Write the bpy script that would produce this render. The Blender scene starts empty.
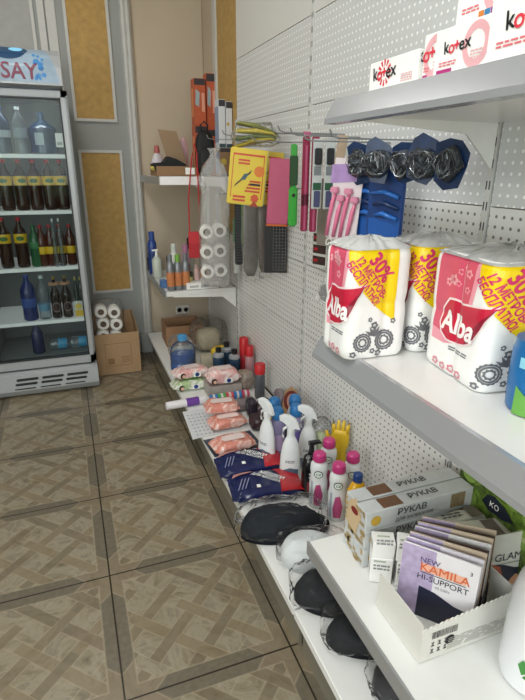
import bpy, bmesh, math, random
from mathutils import Vector, Matrix, noise
R = random.Random(7)
S = bpy.context.scene
COL = S.collection
PI = math.pi
rad = math.radians

# ------------------------------------------------------------ camera, world, light
cam = bpy.data.cameras.new('camera'); cam.sensor_fit = 'VERTICAL'; cam.sensor_height = 36; cam.lens = 509.47/700*36
cam.clip_start = 0.02
co = bpy.data.objects.new('camera', cam); COL.objects.link(co); S.camera = co
yaw, pitch, roll = -.361426535, -.344948498, -.00645014829
Mz = Matrix.Rotation(yaw, 3, 'Z'); Mx = Matrix.Rotation(pitch, 3, 'X'); My = Matrix.Rotation(roll, 3, 'Y')
M3 = Mz @ Mx @ My                      # columns: right, forward, up
rt, fw, up = M3.col[0], M3.col[1], M3.col[2]
mw = Matrix((( rt.x, up.x, -fw.x, 0), (rt.y, up.y, -fw.y, 0), (rt.z, up.z, -fw.z, 1.40), (0, 0, 0, 1)))
co.matrix_world = mw
S.view_settings.view_transform = 'Standard'; S.view_settings.look = 'None'
S.view_settings.gamma = 1; S.view_settings.use_curve_mapping = False
S.view_settings.exposure = 0.36

w = bpy.data.worlds.new('world'); S.world = w; w.use_nodes = True
nt = w.node_tree; bg = nt.nodes['Background']
tc = nt.nodes.new('ShaderNodeTexCoord'); sp = nt.nodes.new('ShaderNodeSeparateXYZ'); nt.links.new(tc.outputs['Generated'], sp.inputs[0])
nz = nt.nodes.new('ShaderNodeTexNoise'); nz.inputs['Scale'].default_value = 14; nz.inputs['Detail'].default_value = 6
nt.links.new(tc.outputs['Generated'], nz.inputs['Vector'])
gr = nt.nodes.new('ShaderNodeValToRGB'); gr.color_ramp.elements[0].position = .38; gr.color_ramp.elements[1].position = .62
gr.color_ramp.elements[0].color = (.05, .09, .03, 1); gr.color_ramp.elements[1].color = (.75, .9, .6, 1)
nt.links.new(nz.outputs['Fac'], gr.inputs[0])
st = nt.nodes.new('ShaderNodeMapRange'); st.inputs['From Min'].default_value = .2; st.inputs['From Max'].default_value = .5
nt.links.new(sp.outputs['Z'], st.inputs['Value'])
mx = nt.nodes.new('ShaderNodeMix'); mx.data_type = 'RGBA'; mx.inputs[7].default_value = (.85, .93, 1, 1)
nt.links.new(st.outputs[0], mx.inputs[0]); nt.links.new(gr.outputs[0], mx.inputs[6]); nt.links.new(mx.outputs[2], bg.inputs['Color'])
bg.inputs['Strength'].default_value = 2.0

def area(name, loc, look, sx, sy, power, col):
    l = bpy.data.lights.new(name, 'AREA'); l.shape = 'RECTANGLE'; l.size = sx; l.size_y = sy; l.energy = power; l.color = col
    o = bpy.data.objects.new(name, l); COL.objects.link(o); o.location = loc
    o.rotation_euler = (Vector(look)-Vector(loc)).to_track_quat('-Z', 'Y').to_euler()
    return o
area('window_daylight', (-2.5, -.9, 1.65), (1.0, .7, 1.2), 1.9, 1.5, 38, (.92, .96, 1))  # daylight for the window added in the unseen left wall
area('doorway_daylight', (-.1, -2.4, 1.75), (.5, 1.5, 1.2), 2.4, 1.3, 30, (.92, .96, 1))
area('ceiling_tube_light', (-.4, .6, 2.86), (-.4, .6, 0), .5, 1.2, 19, (.95, .98, 1))  # area lights under the unseen ceiling, no fitting modelled
area('ceiling_tube_light_far', (-.3, 2.6, 2.86), (-.3, 2.6, 0), .4, 1.0, 9, (1, .97, .92))

# ------------------------------------------------------------ materials
def lin(c):
    c = c.lstrip('#'); v = [int(c[i:i+2], 16)/255 for i in (0, 2, 4)]
    return tuple(x/12.92 if x <= .04045 else ((x+.055)/1.055)**2.4 for x in v) + (1,)
MC = {}
def mat(hexc, rough=.5, metal=0., var=.06, scale=30., spec=.5, trans=0., bump=0., emit=0., name=None):
    k = (hexc, rough, metal, var, scale, spec, trans, bump, emit)
    if k in MC: return MC[k]
    m = bpy.data.materials.new(name or 'surface_'+hexc.strip('#')); m.use_nodes = True
    n = m.node_tree; b = n.nodes['Principled BSDF']
    c = lin(hexc)
    t = n.nodes.new('ShaderNodeTexCoord'); q = n.nodes.new('ShaderNodeTexNoise'); q.inputs['Scale'].default_value = scale; q.inputs['Detail'].default_value = 4
    n.links.new(t.outputs['Object'], q.inputs['Vector'])
    r = n.nodes.new('ShaderNodeMix'); r.data_type = 'RGBA'
    r.inputs[6].default_value = tuple(x*(1-var) for x in c[:3])+(1,); r.inputs[7].default_value = tuple(min(1, x*(1+var)) for x in c[:3])+(1,)
    n.links.new(q.outputs['Fac'], r.inputs[0]); n.links.new(r.outputs[2], b.inputs['Base Color'])
    b.inputs['Roughness'].default_value = rough; b.inputs['Metallic'].default_value = metal
    b.inputs['Specular IOR Level'].default_value = spec
    b.inputs['Transmission Weight'].default_value = trans
    if bump:
        bp = n.nodes.new('ShaderNodeBump'); bp.inputs['Strength'].default_value = bump; bp.inputs['Distance'].default_value = .003
        n.links.new(q.outputs['Fac'], bp.inputs['Height']); n.links.new(bp.outputs[0], b.inputs['Normal'])
    if emit:
        n.links.new(r.outputs[2], b.inputs['Emission Color']); b.inputs['Emission Strength'].default_value = emit
    MC[k] = m; return m
def mat2(c1, c2, scale=14, lo=.45, hi=.62, rough=.25, bump=.6, dist=1.5):
    k = ('two', c1, c2, scale, lo, hi, rough)
    if k in MC: return MC[k]
    m = bpy.data.materials.new('mottled_'+c1.strip('#')); m.use_nodes = True; n = m.node_tree; b = n.nodes['Principled BSDF']
    t = n.nodes.new('ShaderNodeTexCoord'); q = n.nodes.new('ShaderNodeTexNoise'); q.inputs['Scale'].default_value = scale; q.inputs['Detail'].default_value = 5; q.inputs['Distortion'].default_value = dist
    n.links.new(t.outputs['Object'], q.inputs['Vector']); r = n.nodes.new('ShaderNodeValToRGB'); n.links.new(q.outputs['Fac'], r.inputs[0])
    r.color_ramp.elements[0].position = lo; r.color_ramp.elements[1].position = hi; r.color_ramp.elements[0].color = lin(c1); r.color_ramp.elements[1].color = lin(c2)
    n.links.new(r.outputs[0], b.inputs['Base Color']); b.inputs['Roughness'].default_value = rough
    bp = n.nodes.new('ShaderNodeBump'); bp.inputs['Strength'].default_value = bump; bp.inputs['Distance'].default_value = .004; n.links.new(q.outputs['Fac'], bp.inputs['Height']); n.links.new(bp.outputs[0], b.inputs['Normal'])
    MC[k] = m; return m
def film(name, tint='#ffffff', base=.01, rough=.08, body='#e8e8e8', scale=25, bump=1., cloud=.03):
    """thin clear plastic: see-through, with glossy creases and a slight milky body"""
    if name in MC: return MC[name]
    m = bpy.data.materials.new(name); m.use_nodes = True; n = m.node_tree; n.nodes.clear()
    out = n.nodes.new('ShaderNodeOutputMaterial'); tr = n.nodes.new('ShaderNodeBsdfTransparent'); tr.inputs[0].default_value = lin(tint)
    gl = n.nodes.new('ShaderNodeBsdfGlossy'); gl.inputs['Roughness'].default_value = rough; gl.inputs[0].default_value = (1, 1, 1, 1)
    df = n.nodes.new('ShaderNodeBsdfDiffuse'); df.inputs[0].default_value = lin(body)
    t = n.nodes.new('ShaderNodeTexCoord'); q = n.nodes.new('ShaderNodeTexNoise'); q.inputs['Scale'].default_value = scale; q.inputs['Detail'].default_value = 5; q.inputs['Distortion'].default_value = 1.2
    n.links.new(t.outputs['Object'], q.inputs['Vector'])
    bp = n.nodes.new('ShaderNodeBump'); bp.inputs['Strength'].default_value = bump; bp.inputs['Distance'].default_value = .02
    n.links.new(q.outputs['Fac'], bp.inputs['Height']); n.links.new(bp.outputs[0], gl.inputs['Normal'])
    fr = n.nodes.new('ShaderNodeFresnel'); fr.inputs[0].default_value = 1.15; n.links.new(bp.outputs[0], fr.inputs['Normal'])
    ad = n.nodes.new('ShaderNodeMath'); ad.operation = 'ADD'; ad.use_clamp = True; n.links.new(fr.outputs[0], ad.inputs[0]); ad.inputs[1].default_value = base
    m1 = n.nodes.new('ShaderNodeMixShader'); m1.inputs[0].default_value = cloud
    n.links.new(tr.outputs[0], m1.inputs[1]); n.links.new(df.outputs[0], m1.inputs[2])
    m2 = n.nodes.new('ShaderNodeMixShader'); n.links.new(ad.outputs[0], m2.inputs[0]); n.links.new(m1.outputs[0], m2.inputs[1]); n.links.new(gl.outputs[0], m2.inputs[2])
    n.links.new(m2.outputs[0], out.inputs['Surface']); MC[name] = m; return m

# ------------------------------------------------------------ object helpers
def link(name, me, parent=None, loc=None, rot=None):
    o = bpy.data.objects.new(name, me); COL.objects.link(o)
    if parent: o.parent = parent
    if loc: o.location = loc
    if rot: o.rotation_euler = rot
    return o
def O(name, bm, m, parent=None, loc=None, smooth=False, rot=None):
    bmesh.ops.recalc_face_normals(bm, faces=bm.faces)
    me = bpy.data.meshes.new(name); bm.to_mesh(me); bm.free()
    if smooth:
        for p in me.polygons: p.use_smooth = True
        if smooth == 'a':
            try: me.set_sharp_from_angle(angle=rad(40))
            except Exception: pass
    me.materials.append(m)
    return link(name, me, parent, loc, rot)
def tag(o, label, cat, group=None, kind=None):
    o['label'] = label; o['category'] = cat
    if group: o['group'] = group
    if kind: o['kind'] = kind
    return o
def T(name, label, cat, loc=(0, 0, 0), rz=0, group=None, rx=0, ry=0):
    o = link(name, None); o.location = loc; o.rotation_euler = (rad(rx), rad(ry), rad(rz)); o.empty_display_size = .05
    return tag(o, label, cat, group)
def struct(name, bm, m):
    o = O(name, bm, m); o['kind'] = 'structure'; return o
def dup(root, loc, rz, label, group=None, rx=None, ry=None):
    r = root.copy(); COL.objects.link(r); r.location = loc
    r.rotation_euler = (root.rotation_euler.x if rx is None else rad(rx), root.rotation_euler.y if ry is None else rad(ry), rad(rz))
    r['label'] = label
    if group: r['group'] = group
    for ch in list(root.children):
        c = ch.copy(); COL.objects.link(c); c.parent = r
        for g in list(ch.children):
            d = g.copy(); COL.objects.link(d); d.parent = c
    return r
NB = bmesh.new
def box(bm, x0, x1, y0, y1, z0, z1, bev=0, seg=2):
    v = [bm.verts.new(p) for p in ((x0,y0,z0),(x1,y0,z0),(x1,y1,z0),(x0,y1,z0),(x0,y0,z1),(x1,y0,z1),(x1,y1,z1),(x0,y1,z1))]
    fs = [bm.faces.new([v[i] for i in q]) for q in ((0,3,2,1),(4,5,6,7),(0,1,5,4),(1,2,6,5),(2,3,7,6),(3,0,4,7))]
    if bev:
        es = list({e for f in fs for e in f.edges})
        bmesh.ops.bevel(bm, geom=es, offset=bev, segments=seg, affect='EDGES')
    return bm
def bx(*a, **k): return box(NB(), *a, **k)
def lathe(bm, prof, n=20, cx=0, cy=0, sx=1, sy=1, sq=0):
    rings = []
    for r, z in prof:
        ring = []
        for i in range(n):
            a = 2*PI*i/n; c, s = math.cos(a), math.sin(a)
            if sq:
                e = 1-sq; c = math.copysign(abs(c)**e, c); s = math.copysign(abs(s)**e, s)
            ring.append(bm.verts.new((cx+r*c*sx, cy+r*s*sy, z)))
        rings.append(ring)
    for a, b in zip(rings, rings[1:]):
        for i in range(n): bm.faces.new((a[i], a[(i+1) % n], b[(i+1) % n], b[i]))
    if prof[0][0] > 1e-5 : bm.faces.new(rings[0][::-1])
    if prof[-1][0] > 1e-5: bm.faces.new(rings[-1])
    return bm
def lt(prof, n=20, **k): return lathe(NB(), prof, n, **k)
def tube(bm, pts, r, n=8):
    pts = [Vector(p) for p in pts]; rings = []
    for i, p in enumerate(pts):
        d = (pts[min(i+1, len(pts)-1)]-pts[max(i-1, 0)]).normalized()
        u = d.cross(Vector((0, 0, 1)) if abs(d.z) < .9 else Vector((1, 0, 0))).normalized(); v = d.cross(u)
        rr = r[i] if isinstance(r, (list, tuple)) else r
        rings.append([bm.verts.new(p+u*rr*math.cos(2*PI*k/n)+v*rr*math.sin(2*PI*k/n)) for k in range(n)])
    for a, b in zip(rings, rings[1:]):
        for k in range(n): bm.faces.new((a[k], a[(k+1) % n], b[(k+1) % n], b[k]))
    bm.faces.new(rings[0]); bm.faces.new(rings[-1]); return bm
def prism(bm, pts, axis, a, b):
    """polygon pts (2D) extruded along axis from a to b; 2D maps to the two other axes in order"""
    def P(p, t):
        return {'x': (t, p[0], p[1]), 'y': (p[0], t, p[1]), 'z': (p[0], p[1], t)}[axis]
    A = [bm.verts.new(P(p, a)) for p in pts]; B = [bm.verts.new(P(p, b)) for p in pts]
    bm.faces.new(A); bm.faces.new(B[::-1])
    for i in range(len(pts)): j = (i+1) % len(pts); bm.faces.new((A[i], B[i], B[j], A[j]))
    return bm
def loft(bm, secs, n=24, ex=.6):
    """secs: (pos along x, half y, half z, centre y, centre z)"""
    rings = []
    for x, hy, hz, cy, cz in secs:
        ring = []
        for i in range(n):
            a = 2*PI*i/n; c, s = math.cos(a), math.sin(a)
            ring.append(bm.verts.new((x, cy+hy*math.copysign(abs(c)**ex, c), cz+hz*math.copysign(abs(s)**ex, s))))
        rings.append(ring)
    for a, b in zip(rings, rings[1:]):
        for i in range(n): bm.faces.new((a[i], a[(i+1) % n], b[(i+1) % n], b[i]))
    bm.faces.new(rings[0]); bm.faces.new(rings[-1]); return bm
def crumple(bm, amp, sc=20, seed=0, flat=None):
    off = Vector((seed*3.7, seed*1.9, seed))
    for v in bm.verts:
        d = noise.noise_vector(v.co*sc+off)*amp
        v.co += d
        if flat is not None and v.co.z < flat: v.co.z = flat
    return bm
def blob(wd, dp, h, amp=.006, sc=25, seed=0, sub=3, ex=.7, z0=0, top=None):
    """closed soft shape resting on z=0: superellipsoid with wrinkles"""
    bm = NB(); bmesh.ops.create_icosphere(bm, subdivisions=sub, radius=1)
    for v in bm.verts:
        c = v.co
        f = lambda t: math.copysign(abs(t)**ex, t)
        z = (f(c.z)+1)/2
        v.co = Vector((f(c.x)*wd/2, f(c.y)*dp/2, z*h))
    crumple(bm, amp, sc, seed, flat=0)
    for v in bm.verts: v.co.z += z0
    return bm
def open_box(W, D, H, k=.004, sides=None):
    b = NB(); sides = sides or (H, H, H, H)
    box(b, -W/2, W/2, -D/2, D/2, 0, k)
    box(b, -W/2, W/2, -D/2, -D/2+k, k, sides[0]); box(b, -W/2, W/2, D/2-k, D/2, k, sides[1])
    box(b, -W/2, -W/2+k, -D/2+k, D/2-k, k, sides[2]); box(b, W/2-k, W/2, -D/2+k, D/2-k, k, sides[3])
    bmesh.ops.remove_doubles(b, verts=b.verts, dist=1e-6)
    return b
# ---- prints on faces
def face(dims, side):
    W, D, H = dims
    def f(u, v, e=.0006):
        if side == 'front': return Vector((u, -D/2-e, v))
        if side == 'back': return Vector((-u, D/2+e, v))
        if side == 'left': return Vector((-W/2-e, -u, v))
        if side == 'right': return Vector((W/2+e, u, v))
        return Vector((u, v, H+e))
    return f
def cyl(r, a0=-PI/2):
    rf = r if callable(r) else (lambda z: r)
    def f(u, v, e=.0006):
        q = rf(v)+e; a = a0+u/max(rf(v), 1e-4)
        return Vector((q*math.cos(a), q*math.sin(a), v))
    f.curved = True; return f
def mapped(name, bm, f, m, parent, e):
    if getattr(f, 'curved', False):
        us = [v.co.x for v in bm.verts]; lo, hi = min(us), max(us); st = getattr(f, 'step', .008)
        k = math.ceil(lo/st)*st
        while k < hi:
            bmesh.ops.bisect_plane(bm, geom=bm.verts[:]+bm.edges[:]+bm.faces[:], plane_co=(k, 0, 0), plane_no=(1, 0, 0)); k += st
        vs = [v.co.y for v in bm.verts]; lo, hi = min(vs), max(vs); stv = getattr(f, 'stepv', .05); k = math.ceil(lo/stv)*stv
        while k < hi:
            bmesh.ops.bisect_plane(bm, geom=bm.verts[:]+bm.edges[:]+bm.faces[:], plane_co=(0, k, 0), plane_no=(0, 1, 0)); k += stv
    for v in bm.verts: v.co = f(v.co.x, v.co.y, e)
    me = bpy.data.meshes.new(name); bm.to_mesh(me); bm.free(); me.materials.append(m)
    return link(name, me, parent)
def poly(bm, pts):
    bm.faces.new([bm.verts.new((p[0], p[1], 0)) for p in pts]); return bm
def patch(parent, f, pts, m, e=.0006, name='printed_panel'):
    return mapped(name, poly(NB(), pts), f, m, parent, e)
def rect(parent, f, u0, u1, v0, v1, m, e=.0006, name='printed_panel'):
    return patch(parent, f, [(u0, v0), (u1, v0), (u1, v1), (u0, v1)], m, e, name)
def disc(bm, cx, cy, r, n=16, r2=0, sq=1, lobes=0, la=.15):
    A = [bm.verts.new((cx+r*(1+la*math.cos(lobes*2*PI*i/n))*math.cos(2*PI*i/n), cy+sq*r*(1+la*math.cos(lobes*2*PI*i/n))*math.sin(2*PI*i/n), 0)) for i in range(n)]
    if not r2: bm.faces.new(A); return bm
    B = [bm.verts.new((cx+r2*math.cos(2*PI*i/n), cy+sq*r2*math.sin(2*PI*i/n), 0)) for i in range(n)]
    for i in range(n): j = (i+1) % n; bm.faces.new((A[i], A[j], B[j], B[i]))
    return bm
FC = {}
def textmesh(s, size, align='CENTER', bold=0., sx=1., shear=0.):
    cu = bpy.data.curves.new('t', 'FONT'); cu.body = s; cu.size = size; cu.align_x = align; cu.align_y = 'CENTER'; cu.offset = bold*size
    cu.shear = shear; cu.resolution_u = 3; cu.space_line = .85
    ob = bpy.data.objects.new('t', cu); COL.objects.link(ob)
    dg = bpy.context.evaluated_depsgraph_get(); dg.update()
    me = bpy.data.meshes.new_from_object(ob.evaluated_get(dg))
    bpy.data.objects.remove(ob); bpy.data.curves.remove(cu)
    bm = NB(); bm.from_mesh(me); bpy.data.meshes.remove(me)
    for v in bm.verts: v.co.x *= sx; v.co.z = 0
    return bm
def text(parent, f, s, u, v, size, m, rot=0, e=.0012, bold=0., sx=1., shear=0., name='lettering', align='CENTER'):
    bm = textmesh(s, size, align, bold, sx, shear)
    c, si = math.cos(rad(rot)), math.sin(rad(rot))
    for q in bm.verts:
        x, y = q.co.x, q.co.y; q.co.x = u+x*c-y*si; q.co.y = v+x*si+y*c
    return mapped(name, bm, f, m, parent, e)
def lines(parent, f, u0, u1, v0, v1, n, m, e=.0009, gap=.5, seed=1, name='small_print'):
    """rows of tiny broken dashes standing for print too small to read"""
    rr = random.Random(seed); bm = NB(); st = (v1-v0)/n
    for i in range(n):
        y = v0+st*(i+.2); x = u0
        while x < u1-1e-4:
            L = min(rr.uniform(.15, .35)*(u1-u0), u1-x); poly(bm, [(x, y), (x+L, y), (x+L, y+st*gap), (x, y+st*gap)]); x += L+(u1-u0)*.05
    return mapped(name, bm, f, m, parent, e)

# ------------------------------------------------------------ colours
WH = mat('#f1f1ee', .35); SHW = mat('#e9e9e6', .28, var=.02); PAPER = mat('#f4f3f0', .55, var=.03)
BLK = mat('#15161a', .4); CARD = mat('#a98a68', .8, var=.1, scale=60); STEEL = mat('#9a9da0', .3, .8)
RED = mat('#c3232b', .4); YEL = mat('#f2cc1f', .4); CLEAR = film('clear_film'); GREY = mat('#8d9090', .45)
# ------------------------------------------------------------ ROOM
XW, YB, ZC, XL, YR = 1.03, 3.95, 2.9, -2.6, -2.5
def floor_mat():
    m = bpy.data.materials.new('parquet_print_tile'); m.use_nodes = True; n = m.node_tree; b = n.nodes['Principled BSDF']
    L = n.links.new
    def N(op, a, b_=None, c=None):
        q = n.nodes.new('ShaderNodeMath'); q.operation = op
        for i, x in enumerate((a, b_, c)):
            if x is None: continue
            if isinstance(x, (int, float)): q.inputs[i].default_value = x
            else: L(x, q.inputs[i])
        return q.outputs[0]
    t = n.nodes.new('ShaderNodeTexCoord'); s = n.nodes.new('ShaderNodeSeparateXYZ'); L(t.outputs['Object'], s.inputs[0])
    px = N('MULTIPLY', N('SUBTRACT', s.outputs[0], .003), 1/.5); py = N('MULTIPLY', N('SUBTRACT', s.outputs[1], .577), 1/.4925)
    u = N('SUBTRACT', N('SUBTRACT', px, N('FLOOR', px)), .5); v = N('SUBTRACT', N('SUBTRACT', py, N('FLOOR', py)), .5)
    au, av = N('ABSOLUTE', u), N('ABSOLUTE', v)
    mxx = N('MAXIMUM', au, av); mnn = N('MINIMUM', au, av)
    joint = N('GREATER_THAN', mxx, .4945)
    # diagonal lattice of planks
    p = N('MULTIPLY', N('ADD', u, v), .7071); q = N('MULTIPLY', N('SUBTRACT', u, v), .7071)
    P = .2357; Wd = .30
    def cell(x, ph): return N('ADD', N('DIVIDE', x, P), ph)
    cp, cq = cell(p, 50.5), cell(q, 50.5)
    fp, fq = N('SUBTRACT', cp, N('FLOOR', cp)), N('SUBTRACT', cq, N('FLOOR', cq))
    ap, aq = N('ABSOLUTE', N('SUBTRACT', fp, .5)), N('ABSOLUTE', N('SUBTRACT', fq, .5))
    sp_ = N('LESS_THAN', ap, Wd/2+.02); sq_ = N('LESS_THAN', aq, Wd/2+.02)
    par = N('MODULO', N('ADD', N('FLOOR', cp), N('FLOOR', cq)), 2)
    # which strip is on top at the crossings, broken up by parity
    onP = N('MULTIPLY', sp_, N('SUBTRACT', 1, N('MULTIPLY', sq_, par)))
    onQ = N('MULTIPLY', sq_, N('SUBTRACT', 1, onP))
    plank = N('MAXIMUM', onP, onQ)
    # plank ids
    def rnd(a, b2, k):
        w_ = n.nodes.new('ShaderNodeTexWhiteNoise'); w_.noise_dimensions = '3D'; cb = n.nodes.new('ShaderNodeCombineXYZ')
        L(a, cb.inputs[0]); L(b2, cb.inputs[1]); cb.inputs[2].default_value = k; L(cb.outputs[0], w_.inputs['Vector']); return w_.outputs['Value']
    idP = rnd(N('FLOOR', cp), N('FLOOR', N('ADD', N('MULTIPLY', cq, .5), N('MULTIPLY', N('FLOOR', cp), .5))), 1.)
    idQ = rnd(N('FLOOR', N('ADD', N('MULTIPLY', cp, .5), N('MULTIPLY', N('FLOOR', cq), .5))), N('FLOOR', cq), 2.)
    idm = N('ADD', N('MULTIPLY', onP, idP), N('MULTIPLY', onQ, idQ))
    # thin pale grout beside planks
    gP = N('LESS_THAN', N('ABSOLUTE', N('SUBTRACT', ap, Wd/2+.02)), .022); gQ = N('LESS_THAN', N('ABSOLUTE', N('SUBTRACT', aq, Wd/2+.02)), .022)
    gr_ = N('MAXIMUM', N('MULTIPLY', gP, N('SUBTRACT', 1, onQ)), N('MULTIPLY', gQ, N('SUBTRACT', 1, onP)))
    # border planks with pointed ends
    zone = N('GREATER_THAN', mxx, .418)
    bord = N('MULTIPLY', zone, N('LESS_THAN', N('ADD', mnn, N('SUBTRACT', .5, mxx)), .335))
    corner = N('SUBTRACT', zone, bord)
    bedge = N('MAXIMUM', N('LESS_THAN', N('ABSOLUTE', N('SUBTRACT', mxx, .418)), .006), N('MULTIPLY', zone, N('LESS_THAN', N('ABSOLUTE', N('SUBTRACT', N('ADD', mnn, N('SUBTRACT', .5, mxx)), .335)), .008)))
    keep = N('GREATER_THAN', idm, .3); plank = N('MULTIPLY', plank, keep)
    nz = n.nodes.new('ShaderNodeTexNoise'); nz.inputs['Scale'].default_value = 7; nz.inputs['Detail'].default_value = 9; nz.inputs['Distortion'].default_value = 1.6; nz.inputs['Roughness'].default_value = .65
    L(t.outputs['Object'], nz.inputs['Vector'])
    def ramp(fac, stops):
        r = n.nodes.new('ShaderNodeValToRGB'); L(fac, r.inputs[0]); el = r.color_ramp.elements
        while len(el) < len(stops): el.new(.5)
        for e_, (ps, c) in zip(el, stops): e_.position = ps; e_.color = lin(c)
        return r.outputs[0]
    marble = ramp(nz.outputs['Fac'], [(.3, '#6f6452'), (.45, '#928871'), (.52, '#9e9580'), (.6, '#867c69'), (.75, '#a59c88')])
    wood = ramp(idm, [(0, '#6a5d47'), (.35, '#7d6d56'), (.6, '#6b604c'), (1, '#8b7a5e')])
    grain = n.nodes.new('ShaderNodeTexNoise'); grain.inputs['Scale'].default_value = 60; grain.inputs['Detail'].default_value = 4; L(t.outputs['Object'], grain.inputs['Vector'])
    bw = ramp(grain.outputs['Fac'], [(.3, '#6a6353'), (.7, '#787060')])
    def mix(f_, a, b2):
        k = n.nodes.new('ShaderNodeMix'); k.data_type = 'RGBA'
        if isinstance(f_, (int, float)): k.inputs[0].default_value = f_
        else: L(f_, k.inputs[0])
        for i, x in ((6, a), (7, b2)):
            if isinstance(x, str): k.inputs[i].default_value = lin(x)
            else: L(x, k.inputs[i])
        return k.outputs[2]
    wood2 = mix(.38, wood, marble)
    c = mix(plank, marble, wood2); c = mix(N('MULTIPLY', gr_, .35), c, '#b3a58c')
    c = mix(corner, c, mix(.35, '#7f705a', marble)); c = mix(bord, c, bw); c = mix(N('MULTIPLY', bedge, .35), c, '#b3a58c'); c = mix(joint, c, '#2b241a')
    c = mix(.14, c, '#1c1812'); L(c, b.inputs['Base Color']); b.inputs['Roughness'].default_value = .32; b.inputs['Specular IOR Level'].default_value = .45
    return m
struct('floor', bx(XL, XW+.1, YR, YB+.1, -.1, 0), floor_mat())
struct('ceiling', bx(XL, XW+.1, YR, YB+.1, ZC, ZC+.1), mat('#e8e4dc', .9))
BEIGE = mat('#c6b7a2', .85, var=.07, scale=3, bump=.1); GW = mat('#9da09e', .8, var=.04, scale=5); TRIM = mat('#c9c9c6', .6)
OCH = mat('#b8965a', .8, var=.3, scale=28, bump=.35)
b = NB(); box(b, XL, XW+.1, YB, YB+.1, 0, ZC); struct('wall_back', b, BEIGE)
b = NB(); box(b, XW, XW+.1, YR, YB, 0, ZC); struct('wall_right', b, BEIGE)
# unseen left wall; window opening added to let daylight in
b = NB(); box(b, XL-.1, XL, YR, -1.9, 0, ZC); box(b, XL-.1, XL, .1, YB+.1, 0, ZC); box(b, XL-.1, XL, -1.9, .1, 0, .8); box(b, XL-.1, XL, -1.9, .1, 2.45, ZC); struct('wall_left', b, BEIGE)
# rear wall behind the viewer with openings
b = NB(); xs = [(-2.2, -1.35, .9, 2.4), (-.95, -.48, .9, 2.4), (-.3, .12, .9, 2.4), (.3, .85, .9, 2.4)]
x = XL
for a0, a1, z0, z1 in xs:
    box(b, x, a0, YR-.1, YR, 0, ZC); box(b, a0, a1, YR-.1, YR, 0, z0); box(b, a0, a1, YR-.1, YR, z1, ZC); x = a1
box(b, x, XW+.1, YR-.1, YR, 0, ZC); struct('wall_rear', b, BEIGE)
for i, (a0, a1, z0, z1) in enumerate(xs):
    b = NB(); t_ = .035
    for q in ((a0, a0+t_, z0, z1), (a1-t_, a1, z0, z1), (a0, a1, z0, z0+t_), (a0, a1, z1-t_, z1), (a0, a1, 1.9, 1.93)): box(b, q[0], q[1], YR-.07, YR-.02, q[2], q[3])
    struct('window_%d' % (i+1), b, TRIM)
b = NB()
for q in ((-1.9, -1.85, .8, 2.45), (.05, .1, .8, 2.45), (-1.9, .1, .8, .85), (-1.9, .1, 2.4, 2.45), (-.93, -.88, .8, 2.45)): box(b, XL-.08, XL-.03, q[0], q[1], q[2], q[3])
struct('window_5', b, TRIM)  # frame of the window added for daylight
# grey panelled paint zone on back wall and its raised mouldings
b = bx(XL, .54, YB-.012, YB, .0, ZC); struct('trim_1', b, GW)
def frame(name, x0, x1, z0, z1, wd=.018, fill=None):
    b = NB()
    for q in ((x0-wd, x1+wd, z0-wd, z0), (x0-wd, x1+wd, z1, z1+wd), (x0-wd, x0, z0, z1), (x1, x1+wd, z0, z1)): box(b, q[0], q[1], YB-.026, YB-.011, q[2], q[3])
    struct(name, b, TRIM)
    struct('trim_%d' % (int(name.split('_')[1])+20), bx(x0, x1, YB-.016, YB-.0115, z0, z1), fill or OCH)
frame('trim_2', .15, .392, 1.70, 2.75); frame('trim_3', .15, .405, .52, 1.485)
frame('trim_4', -.75, -.06, .2, 2.75, fill=mat('#a9aaa8', .9, var=.12, scale=20, bump=.6))
struct('trim_6', prism(NB(), [(.478, YB-.011), (.485, YB-.035), (.50, YB-.04), (.515, YB-.03), (.53, YB-.045), (.545, YB-.03), (.55, YB-.011)], 'z', .16, ZC), TRIM)
struct('trim_7', bx(-.02, .02, YB-.03, YB-.011, 1.0, ZC), TRIM)
struct('trim_8', bx(.03, .085, YB-.02, YB-.011, 1.0, ZC), TRIM)
struct('trim_9', bx(.45, .58, YB-.06, YB-.011, 0, .16, bev=.006), GW)
struct('baseboard_back', bx(XL, .45, YB-.03, YB-.011, 0, .12), GW)
# right wall: ochre panel with white edge strips
struct('trim_10', bx(XW-.006, XW-.001, 2.4, 3.56, 1.0, ZC), OCH)
struct('trim_11', bx(XW-.02, XW-.001, 3.56, 3.62, 1.0, ZC), TRIM)
b = tube(NB(), [(XW-.004, YB-.02, z_) for z_ in (1.9, 2.0, 2.03)]+[(XW-.006, YB-.035, 2.1), (XW-.004, YB-.02, 2.3), (XW-.006, YB-.03, 2.5), (XW-.004, YB-.018, 2.9)], [.0008, .0015, .0012, .0022, .0012, .0015, .001], 5)
tag(O('gas_pipe_stain', b, mat('#8a7560', .9)), 'thin dark crack running down the far wall corner', 'crack')
# wall socket
s = T('wall_socket', 'white double wall socket above the cardboard tray on the base shelf', 'socket', (.80, YB, .315))
O('plate', bx(-.055, .055, -.012, -.001, -.035, .035, bev=.004), mat('#d8d5cf', .4), s)
for k in (-1, 1):
    b = NB(); lathe(b, [(.021, 0), (.021, .004), (.017, .004), (.016, -.004)], 20); bmesh.ops.rotate(b, verts=b.verts, matrix=Matrix.Rotation(PI/2, 3, 'X'))
    O('socket_well', b, mat('#aaa69e', .5), s, loc=(k*.026, -.012, 0))

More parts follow.
